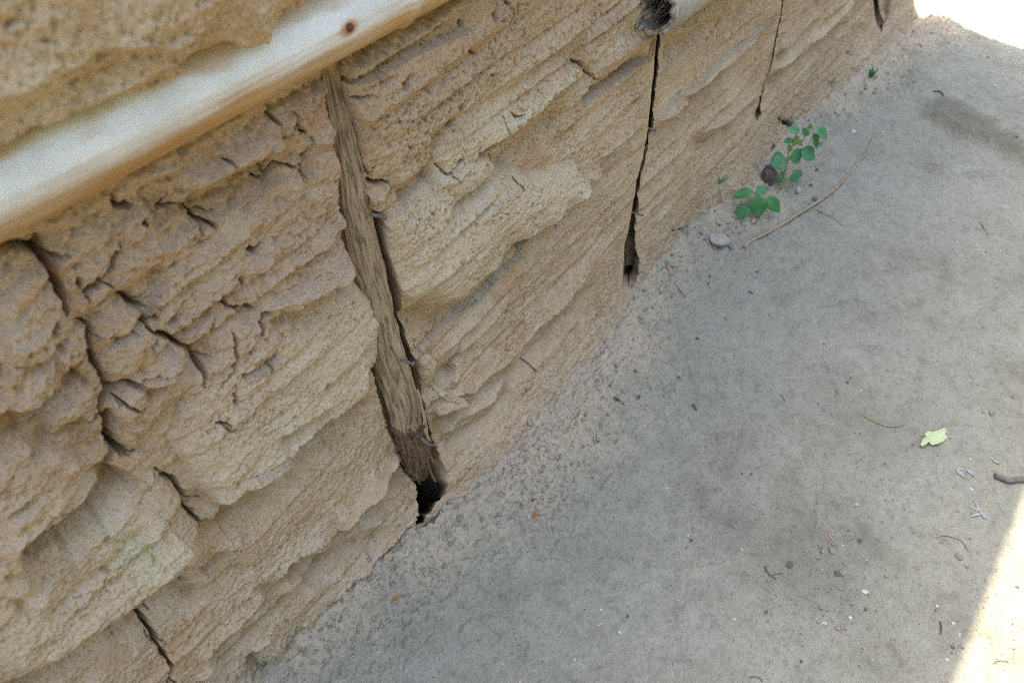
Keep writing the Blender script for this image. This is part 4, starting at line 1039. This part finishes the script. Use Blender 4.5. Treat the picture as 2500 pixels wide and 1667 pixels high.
strand('plant_stem', 'thin curved green stem left of the pale green leaf', 'stem', Z6((1312, 1337), (1355, 1365), (1400, 1390), (1460, 1412), (1530, 1420), (1580, 1405), (1612, 1372)), .0016, GSTEM, .0010, 1.2, .002)
strand('twig', 'thin stalk standing out of a white scrap near the sun edge', 'twig', Z9((2125, 350), (2112, 395), (2096, 445)), .0014, TWIG, .0012)
strand('splinter', 'dark thin splinter lying near the lower sun edge', 'splinter', Z9((1815, 1178), (1822, 1215), (1818, 1260)), .0024, DARKT, .0014)
strand('twig', 'short dark twig at the bottom edge of the photo', 'twig', Z9((598, 1532), (640, 1528), (668, 1540), (682, 1560)), .0014, DARKT, .0010)
strand('twig', 'small dark twig crossing the thin mark below the twig bits', 'twig', Z9((1035, 690), (1050, 720), (1058, 745)), .0018, DARKT, .0012)
strand('twig', 'pale twig leaning on the wall foot by the dark crevice', 'twig', Z5((2162, 385), (2190, 450), (2230, 520), (2285, 590)), .0030, TWIG, .0022, .8)
strand('straw', 'short cream root piece by the crevice foot', 'straw', Z5((2180, 385), (2215, 395), (2255, 382)), .0032, STRAW, .0026, .8)
strand('straw', 'tiny straw fork below the leaning pale twig', 'straw', Z6((75, 590), (95, 570), (115, 560)), .0018, STRAW)
strand('bark_chip', 'reddish brown bark chip on the dirt below the skirt', 'bark chip', Z5((1832, 1235), (1858, 1252), (1885, 1275)), .0045, STM['brown'], .003)
strand('bark_chip', 'small dark brown stick chip in the middle of the dirt', 'bark chip', Z6((597, 555), (622, 572)), .0032, STM['brown'], .0022)
strand('bark_chip', 'small olive husk on the dirt left of centre right', 'husk', Z6((240, 1275), (255, 1300), (262, 1312)), .0035, STM['brown'], .0025)
strand('straw', 'thin straw across the post just above its rotten foot', 'straw', Z5((512, 1362), (545, 1320), (600, 1240), (640, 1150), (662, 1070)), .0011, STRAW, .0007, 6, .006)
for n_, (lab, pp, r, m) in enumerate((
    ('pale straw arching over the crumbs right of the hollow', Z8((700, 545), (740, 568), (790, 568)), .0014, STRAW),
    ('two tone straw lying below the hollow', Z8((555, 772), (650, 772), (692, 738)), .0013, STRAW),
    ('short straw under the hollow pointing up right', Z8((562, 735), (612, 716)), .0012, STRAW),
    ('bent rootlet down the skirt left of the hollow', Z8((400, 905), (405, 865), (425, 830), (455, 812)), .0014, STRAW),
    ('grey straw stuck on the lower skirt', Z8((1000, 1120), (1040, 1090), (1082, 1062)), .0016, STRAW),
    ('thin straw on the skirt right of the crumbly mud', Z8((910, 1110), (960, 1135)), .0010, STRAW),
    ('long thin straw near the bottom of the skirt', Z8((530, 1445), (590, 1405), (680, 1355)), .0010, STRAW),
    ('straw among crumbs at the foot of the skirt', Z5((1700, 1475), (1708, 1530)), .0020, STRAW),
    ('thin dark hair like root on the dirt right of the orange bit', Z8((1430, 565), (1440, 620), (1445, 680)), .0009, DARKT),
    ('thin dark root on the bare dirt above the orange bit', Z6((105, 1150), (120, 1180), (130, 1205)), .0009, DARKT),
    ('faint thin root below the long curved twig', R2((1140, 1025), (1240, 1080), (1320, 1120), (1390, 1180)), .0013, DARKT),
    ('thin root by the clear dirt right of the long twig', Z6((2065, 110), (2095, 150), (2125, 195)), .0013, DARKT),
    ('dark speck of root near the mid right dirt', Z6((800, 1210), (830, 1255)), .0010, DARKT),
    ('short straw in the sunlit strip at the corner', Z9((2150, 1515), (2200, 1512), (2245, 1555)), .0012, STRAW),
    ('dark twig bit in the sunlit strip by the lower edge', Z9((2160, 1440), (2185, 1425), (2240, 1432)), .0014, DARKT),
    ('hooked dark twig on the far dirt above the damp patch', R4((1490, 880), (1540, 882), (1570, 905), (1578, 925)), .0035, DARKT),
    ('white thread on the lower dirt', Z8((1718, 1205), (1755, 1185)), .0009, STM['white']),
    ('cream splinter near the bottom edge', Z8((1290, 1522), (1320, 1514)), .0013, STRAW),
    ('thin straw hanging on the panel right of the slim post', Z2((2050, 920), (2020, 960), (2010, 1020)), .0012, STRAW),
    ('thin loop of root hanging in the gap by the upper post', Z2((175, 770), (205, 810), (225, 860), (260, 920)), .0013, STRAW))):
    strand('straw' if m is STRAW else 'rootlet', lab, 'straw' if m is STRAW else 'rootlet', pp, r, m, r * .6, .8)

def leaf_geom(base, tip, width, up, fold=.25, curl=.15, nl=9, nw=5, point=1.0, wavy=0):
    """blade from base to tip; returns verts, faces"""
    base, tip = Vector(base), Vector(tip); ax = tip - base; L_ = ax.length; t = ax.normalized()
    side = t.cross(up).normalized(); nrm = side.cross(t).normalized(); V, F = [], []
    for i in range(nl):
        s = i / (nl - 1); wv = math.sin(math.pi * min(1, s ** .75 * .985 + .012)) ** .85 * (1 - .18 * s)
        for j in range(nw):
            e = (j / (nw - 1) - .5) * 2
            V.append(base + ax * s + side * e * width * .5 * wv + nrm * (abs(e) * fold * width * wv * .5 - curl * L_ * (s - .3) ** 2 + wavy * width * math.sin(7 * s + 2 * e)))
    for i in range(nl - 1):
        for j in range(nw - 1):
            a = i * nw + j; F.append((a, a + 1, a + nw + 1, a + nw))
    return V, F
def leaf_mat(name, c1, c2, vein=(.16, .26, .09)):
    m, t, b = mat(name); q = NB(t)
    c1, c2 = ka(c1, .75), ka(c2, .75)
    base = q.ramp(q.noise(40, 4), [(.3, c1), (.7, c2)])
    q.link(base, b.inputs['Base Color']); b.inputs['Roughness'].default_value = .55; b.inputs['Specular IOR Level'].default_value = .35
    b.inputs['Transmission Weight'].default_value = 0
    out = [n for n in t.nodes if n.type == 'OUTPUT_MATERIAL'][0]
    tr = q.n('ShaderNodeBsdfTranslucent'); tr.inputs[0].default_value = (*[min(1, c * 1.8) for c in c2], 1)
    mx = q.n('ShaderNodeMixShader'); mx.inputs[0].default_value = .22
    q.link(b.outputs[0], mx.inputs[1]); q.link(tr.outputs[0], mx.inputs[2]); q.link(mx.outputs[0], out.inputs[0])
    q.link(q.bump(q.noise(160, 3), .2, .001), b.inputs['Normal'])
    return m
LEAF = leaf_mat('green_leaf', (.06, .20, .055), (.105, .29, .08)); LEAFY = leaf_mat('young_leaf', (.13, .25, .045), (.20, .32, .07)); LEAFB = leaf_mat('blue_green_leaf', (.075, .225, .085), (.12, .31, .12))
GRASS = leaf_mat('grass_blade', (.045, .15, .04), (.09, .22, .06))
UPV = Vector((0, 0, 1)); TOCAM = Vector(CAMPOS)
def plant(label, cat, base_px, zfun, stems, leaves, name):
    b0 = Vector(at_ground(base_px)); b0 = hit(base_px)
    root = bpy.data.objects.new(name, None); COL.objects.link(root); root.location = b0; tag(root, label, cat)
    pt = lambda p: Vector(at_ground(p, b0.z + zfun(p)))
    for st_, r0, r1 in stems:
        c = resample([pt(p) for p in st_], 14)
        V, F = tube([Vector(a) - b0 for a in c], [r0 + (r1 - r0) * i / 13 for i in range(14)], 7, .08); pymesh('stem', V, F, GSTEM, root)
    for a, b, wd, m, dz in leaves:
        A_, B_ = pt(a), pt(b); B_.z -= dz
        d_ = ((A_ + B_) / 2 - TOCAM).length; wid = wd * 1.3 / FPX * d_
        up = (UPV * .8 + (TOCAM - A_).normalized() * .6 + Vector((rnd.uniform(-.3, .3), rnd.uniform(-.3, .3), 0))).normalized()
        V, F = leaf_geom(A_ - b0, B_ - b0, wid, up, rnd.uniform(.12, .35), rnd.uniform(.05, .2), wavy=.015)
        o = pymesh('leaf', V, F, m, root)
        sm = o.modifiers.new('thin', 'SOLIDIFY'); sm.thickness = .0004
    return root
kk_ = 450 / 1764.
zf = lambda p: min(.085, max(.004, .072 * (1105 - (p[1] - 250) / kk_) / 210))
plant('small seedling with five broad green leaves by the wall foot', 'plant', R2((478, 1095))[0], zf,
      [(R2((478, 1095), (520, 1010), (545, 930), (565, 880)), .0020, .0014), (R2((545, 930), (500, 985), (480, 1000)), .001, .0008), (R2((565, 885), (640, 895), (682, 908)), .001, .0008), (R2((560, 885), (545, 860), (535, 850)), .001, .0008)],
      [(*R2((545, 850), (345, 882)), 23, LEAF, .012), (*R2((597, 884), (668, 785)), 20, LEAF, .0), (*R2((583, 893), (603, 1108)), 34, LEAF, .0), (*R2((485, 975), (398, 1120)), 27, LEAF, 0), (*R2((680, 905), (806, 1058)), 25, LEAF, .0), (*R2((565, 885), (575, 850)), 8, LEAFY, 0), (*R2((530, 930), (515, 905)), 6, LEAFY, 0)], 'seedling')
zf2 = lambda p: min(.215, max(.004, .20 * (835 - (p[1] - 250) / kk_) / 600))
plant('larger leafy plant with many oval green leaves growing from the dirt slope', 'plant', R2((810, 835))[0], zf2,
      [(R2((810, 835), (845, 690), (870, 570), (900, 450), (950, 370)), .0030, .0020), (R2((870, 570), (960, 450), (1030, 350), (1085, 250)), .0024, .0014), (R2((860, 640), (900, 640), (940, 655)), .0012, .0009), (R2((960, 450), (1060, 420), (1100, 350), (1115, 310)), .0014, .001), (R2((1060, 300), (1110, 265), (1150, 250)), .0012, .0009), (R2((900, 450), (905, 390), (918, 365)), .0012, .0009)],
      [(*R2((862, 545), (698, 598)), 37, LEAFB, 0), (*R2((935, 450), (978, 592)), 27, LEAFB, 0), (*R2((1005, 448), (1142, 552)), 27, LEAFB, 0), (*R2((935, 648), (962, 772)), 27, LEAFB, 0), (*R2((985, 285), (872, 245)), 17, LEAFB, 0), (*R2((920, 365), (832, 378)), 14, LEAF, 0), (*R2((1075, 265), (1015, 312)), 19, LEAF, 0), (*R2((1112, 305), (1160, 445)), 20, LEAF, 0), (*R2((1148, 245), (1255, 352)), 22, LEAFB, 0), (*R2((965, 335), (925, 425)), 13, LEAFY, 0), (*R2((1085, 255), (1085, 205)), 9, LEAFY, 0), (*R2((975, 355), (1000, 415)), 12, LEAFY, 0), (*R2((1090, 250), (1130, 235)), 9, LEAFY, 0), (*R2((900, 470), (880, 400)), 11, LEAFY, 0), (*R2((800, 770), (758, 668)), 9, LEAF, 0), (*R2((820, 740), (885, 742)), 8, LEAF, 0), (*R2((825, 700), (820, 655)), 8, LEAF, 0), (*R2((800, 780), (770, 740)), 8, LEAF, 0), (*R2((1165, 400), (1210, 415)), 9, LEAF, 0)], 'leafy_plant')
def tuft(label, base_px, tips, hgt, wpx, root_px=None, m=GRASS):
    b0 = hit(base_px); root = bpy.data.objects.new('grass_tuft', None); COL.objects.link(root); root.location = b0; tag(root, label, 'grass tuft', 'grass tufts sprouting at the wall foot')
    for tp, hf in tips:
        e = Vector(at_ground(tp, b0.z + hgt * hf)); d_ = (e - TOCAM).length
        V, F = leaf_geom((0, 0, 0), e - b0, wpx / FPX * d_, (TOCAM - b0).normalized(), .3, .12, 8, 3)
        pymesh('blade', V, F, m, root)
    if root_px: strand('root', None, None, root_px, .0022, STRAW, .001, parent=root)
tuft('small bright green grass tuft high on the slope by the sunlit corner', R4((890, 745))[0], [(R4((868, 655))[0], .9), (R4((912, 622))[0], 1), (R4((958, 648))[0], .8), (R4((935, 690))[0], .5), (R4((860, 700))[0], .5), (R4((905, 670))[0], .7)], .05, 6)
tuft('sparse yellow green grass sprig on the dirt slope', R4((495, 805))[0], [(R4((605, 692))[0], .8), (R4((640, 768))[0], .2), (R4((470, 765))[0], .5), (R4((550, 750))[0], .5)], .045, 4, None, leaf_mat('pale_grass', (.14, .20, .07), (.22, .28, .11)))
tuft('dark grass sprout with a bare root hanging down the wall', R2((205, 790))[0], [(R2((150, 708))[0], .8), (R2((225, 685))[0], 1), (R2((328, 705))[0], .7), (R2((185, 675))[0], .9), (R2((275, 720))[0], .6), (R2((160, 750))[0], .4)], .035, 4.5, R2((205, 795), (225, 850), (240, 900), (265, 950), (285, 1000)))
tuft('tiny two leaved sprout under the far crevice', R2((478, 330))[0], [(R2((432, 235))[0], .8), (R2((480, 262))[0], .7)], .03, 6)

def flat_piece(name, label, cat, outline, m, curl=.2, rings=5, thick=.0006, lift=.002, seed=1, group=None):
    """leaf or scrap from its outline, laid on the dirt and curled"""
    P_ = [Vector(at_ground(p, .004)) for p in outline]; c = sum(P_, Vector()) / len(P_); c.z = gh(c.x, c.y) + lift
    n = len(P_); V = [Vector()]; F = []; size = max((q_ - c).length for q_ in P_); r = random.Random(seed)
    ed = [r.uniform(-.4, 1) for _ in range(n)]
    for k in range(1, rings + 1):
        s = k / rings
        for i, q_ in enumerate(P_):
            d_ = (q_ - c) * s; d_.z = curl * size * (s ** 2.2) * (.35 + .65 * ed[i]) * .5 + .0012; V.append(d_)
    for i in range(n): F.append((0, 1 + i, 1 + (i + 1) % n))
    for k in range(rings - 1):
        for i in range(n): a = 1 + k * n; F.append((a + i, a + n + i, a + n + (i + 1) % n, a + (i + 1) % n))
    o = pymesh(name, V, F, m); o.location = c; sm = o.modifiers.new('thin', 'SOLIDIFY'); sm.thickness = thick
    return tag(o, label, cat, group)
PALEL = leaf_mat('pale_green_leaf', (.46, .52, .24), (.58, .61, .31))
flat_piece('fallen_leaf', 'pale green torn leaf lying alone on the dirt', 'leaf', Z6((1690, 1527), (1702, 1500), (1722, 1482), (1714, 1466), (1736, 1446), (1770, 1452), (1802, 1441), (1840, 1428), (1864, 1428), (1850, 1460), (1857, 1490), (1834, 1512), (1800, 1531), (1765, 1531), (1742, 1516), (1716, 1540), (1700, 1543)), PALEL, .35, 6, .0006, .003)
flat_piece('dead_leaf', 'orange dead leaf bit on the dirt below the skirt', 'leaf', Z8((1312, 490), (1330, 492), (1332, 525), (1337, 550), (1325, 566), (1312, 555), (1306, 525)), STM['orange'], .5, 4, .0006, .003, 3)
flat_piece('dead_leaf', 'orange dead leaf bit stuck on the rough skirt at lower left', 'leaf', Z8((408, 1022), (435, 1014), (468, 1018), (462, 1030), (440, 1035), (425, 1043), (410, 1036)), STM['orange'], .5, 4, .0006, .003, 4)
_l = bpy.data.objects['dead_leaf.001']; _l.location = hit(Z8((435, 1027))[0], .004); _l.rotation_euler = (.7, 0, 0)
SCRAP = simple('white_dry_scrap', (.33, .31, .26), (.46, .435, .375), 120, .9)
def scrap(label, blades, seed):
    c = hit(blades[0][0]); root = bpy.data.objects.new('dry_scrap', None); COL.objects.link(root); root.location = c; tag(root, label, 'scrap', 'white dry scraps trodden into the dirt')
    for a, b, wd in blades:
        A_, B_ = hit(a, .002), hit(b, .003); V, F = leaf_geom(A_ - c, B_ - c, wd / FPX * 1.9, UPV, .3, .05, 7, 3, wavy=.05); pymesh('flake', V, F, SCRAP, root)
scrap('white feathery scrap beside the thin stalk near the sun edge', [(*Z9((2070, 470), (2000, 440)), 5), (*Z9((2075, 480), (2035, 398)), 5), (*Z9((2080, 485), (2008, 505)), 6), (*Z9((2070, 475), (2125, 525)), 9), (*Z9((2085, 480), (2100, 520)), 6)], 1)
scrap('thin pale scrap pressed flat left of the stick', [(*Z9((1915, 205), (1985, 262)), 10), (*Z9((1985, 205), (2045, 250)), 9), (*Z9((1920, 205), (1975, 200)), 5)], 2)
scrap('small white scrap just above the stick', [(*Z9((2130, 120), (2165, 150)), 7), (*Z9((2150, 145), (2205, 172)), 7)], 3)
scrap('white ring shaped scrap left of the dark crumbs', [(*Z9((728, 1062), (745, 1042)), 2.5), (*Z9((732, 1075), (768, 1080)), 2.5), (*Z9((745, 1042), (765, 1048)), 2)], 4)
# the curled dry pod by the twig end
def pod():
    c = hit(R2((205, 1335))[0]); root = bpy.data.objects.new('dry_pod', None); COL.objects.link(root); root.location = c
    tag(root, 'curled dry beige pod with a dark stalk by the thick end of the twig', 'seed pod')
    V, F = [Vector((0, 0, .004))], []; n, rg = 22, 6
    for k in range(1, rg + 1):
        s = k / rg
        for i in range(n):
            a = 2 * math.pi * i / n
            V.append(Vector((.020 * s * math.cos(a), .030 * s * math.sin(a) * (1 + .08 * math.sin(3 * a)), .003 + .011 * s ** 3 + .004 * s * math.cos(a + .8))))
    for i in range(n): F.append((0, 1 + i, 1 + (i + 1) % n))
    for k in range(rg - 1):
        for i in range(n): a = 1 + k * n; F.append((a + i, a + n + i, a + n + (i + 1) % n, a + (i + 1) % n))
    o = pymesh('husk', V, F, simple('dry_husk', (.40, .32, .24), (.56, .47, .37), 60, .85), root)
    sm = o.modifiers.new('thin', 'SOLIDIFY'); sm.thickness = .002; o.rotation_euler = (.25, -.15, .5)
    strand('stalk', None, None, R2((262, 1300), (262, 1345), (300, 1380), (355, 1418)), .0028, DARKT, .0022, parent=root)
pod()

# ------------------------------------------------------------------ LOOSE SOIL CRUMBS (nobody could count them)
def crumbs():
    base = [rock_mesh(1, 1, .7, 60 + i, 2 if i < 0 else 1, .55, 5) for i in range(6)]
    geo = []
    for me in base:
        v = np.empty(len(me.vertices) * 3, f32); me.vertices.foreach_get('co', v); f = np.array([p.vertices[:] for p in me.polygons]); geo.append((v.reshape(-1, 3), f)); bpy.data.meshes.remove(me)
    V, F, n = [], [], 0
    cl_ = [((1330, 1120), 60, 60, 330), ((1290, 1185), 45, 50, 300), ((1420, 1045), 60, 40, 160), ((1590, 890), 50, 60, 120), ((1505, 965), 40, 30, 90), ((1960, 1430), 110, 70, 420), ((2010, 1490), 70, 40, 300), ((1720, 1290), 80, 60, 300), ((2030, 1340), 70, 40, 200), ((1030, 1265), 45, 30, 220), ((960, 1330), 80, 60, 160), ((1000, 1370), 60, 50, 120), ((1700, 560), 60, 14, 160), ((1590, 690), 40, 40, 110), ((1640, 650), 60, 40, 80), ((1900, 1180), 160, 60, 120), ((1110, 1450), 160, 120, 160), ((1800, 560), 60, 20, 60), ((1900, 420), 80, 50, 80), ((2380, 1580), 60, 60, 80), ((1500, 1350), 420, 260, 700), ((2000, 900), 420, 300, 700), ((2050, 1350), 260, 220, 500), ((2440, 1500), 40, 140, 90), ((1860, 1620), 300, 40, 90)]
    r = np.random.default_rng(3)
    for i_ in range(len(_foot) - 1):
        a_, b_ = [(560, 1667), (800, 1560), (960, 1420), (1290, 1215), (1440, 1060), (1560, 830), (1600, 715), (1665, 610), (1745, 556), (1830, 535), (1945, 318), (2070, 250), (2200, 165), (2300, 90)][i_:i_ + 2]
        for q_ in range(5): cl_.append(((a_[0] + (b_[0] - a_[0]) * (q_ + .5) / 5, a_[1] + (b_[1] - a_[1]) * (q_ + .5) / 5), 30, 30, -20))
    for c, sx, sy, m_ in cl_:
        big = m_ < 0
        for _ in range(abs(m_)):
            p = (c[0] + r.normal() * sx, c[1] + r.normal() * sy)
            if math.hypot(p[0] - 1042, p[1] - 1222) < 62 or not (0 < p[0] < 2520 and 0 < p[1] < 1690): continue
            d = ray(p); q_ = hit(p)
            s = .0008 + .0016 * r.random() ** 3 + (.002 if r.random() < .04 else 0)
            if big: s = .0010 + .0060 * r.random() ** 6
            v, f = geo[r.integers(6)]; a = r.random() * 6.28; ca, sa = math.cos(a), math.sin(a)
            w_ = v * s * np.array([1.2, 1, .8]); w_ = np.stack([w_[:, 0] * ca - w_[:, 1] * sa, w_[:, 0] * sa + w_[:, 1] * ca, w_[:, 2]], 1) + np.array(q_) + [0, 0, s * .35]
            V.append(w_); F.append(f + n); n += len(v)
    V = np.concatenate(V); F = np.concatenate(F)
    o = pymesh('soil_crumbs', V.tolist(), F.tolist(), None and MUD or CRUMB)
    tag(o, 'loose grey soil crumbs scattered over the trodden dirt', 'soil crumbs', None, 'stuff')
def crumb_mat():
    m, t, b = mat('soil_crumb'); q = NB(t)
    g = q.noise(140, 2, .5)
    q.link(q.ramp(g, [(.3, (.13, .112, .08)), (.5, (.185, .158, .112)), (.68, (.25, .21, .15))]), b.inputs['Base Color']); b.inputs['Roughness'].default_value = .95
    return m
CRUMB = crumb_mat()
crumbs()

# ------------------------------------------------------------------ ADDED SKY BLOCKER out of view (leafy mass shutting off low sky light)
def sky_blocker():
    xs_ = np.linspace(-9, 16, 250).astype(f32); t_ = np.linspace(0, 1, 60).astype(f32); X_, T_ = np.meshgrid(xs_, t_, indexing='ij')
    prof = np.array([(.55, 0), (.8, .8), (.85, 2.2), (.7, 3.6), (.25, 4.5), (-.25, 4.5), (-.7, 3.6), (-.85, 2.2), (-.8, .8), (-.55, 0)])
    py_ = np.interp(T_, np.linspace(0, 1, 10), prof[:, 0]); pz_ = np.interp(T_, np.linspace(0, 1, 10), prof[:, 1]) * 1.12
    k = 1 + .22 * fbm(X_ * .6, T_ * 5, 3, 501) + .16 * fbm(X_ * 4, T_ * 26, 3, 503, .6, True)
    o = grid_mesh('sky_blocker', np.stack([X_ + .15 * noise(X_ * 3, T_ * 20, 505), -4.4 + py_ * k, pz_ * (.75 + .25 * k) - .05], -1), None, leaf_mat('sky_blocker_green', (.025, .05, .015), (.05, .085, .03)))
    tag(o, 'dark green leafy screen, added out of view to block low sky light', 'sky_blocker')
sky_blocker()
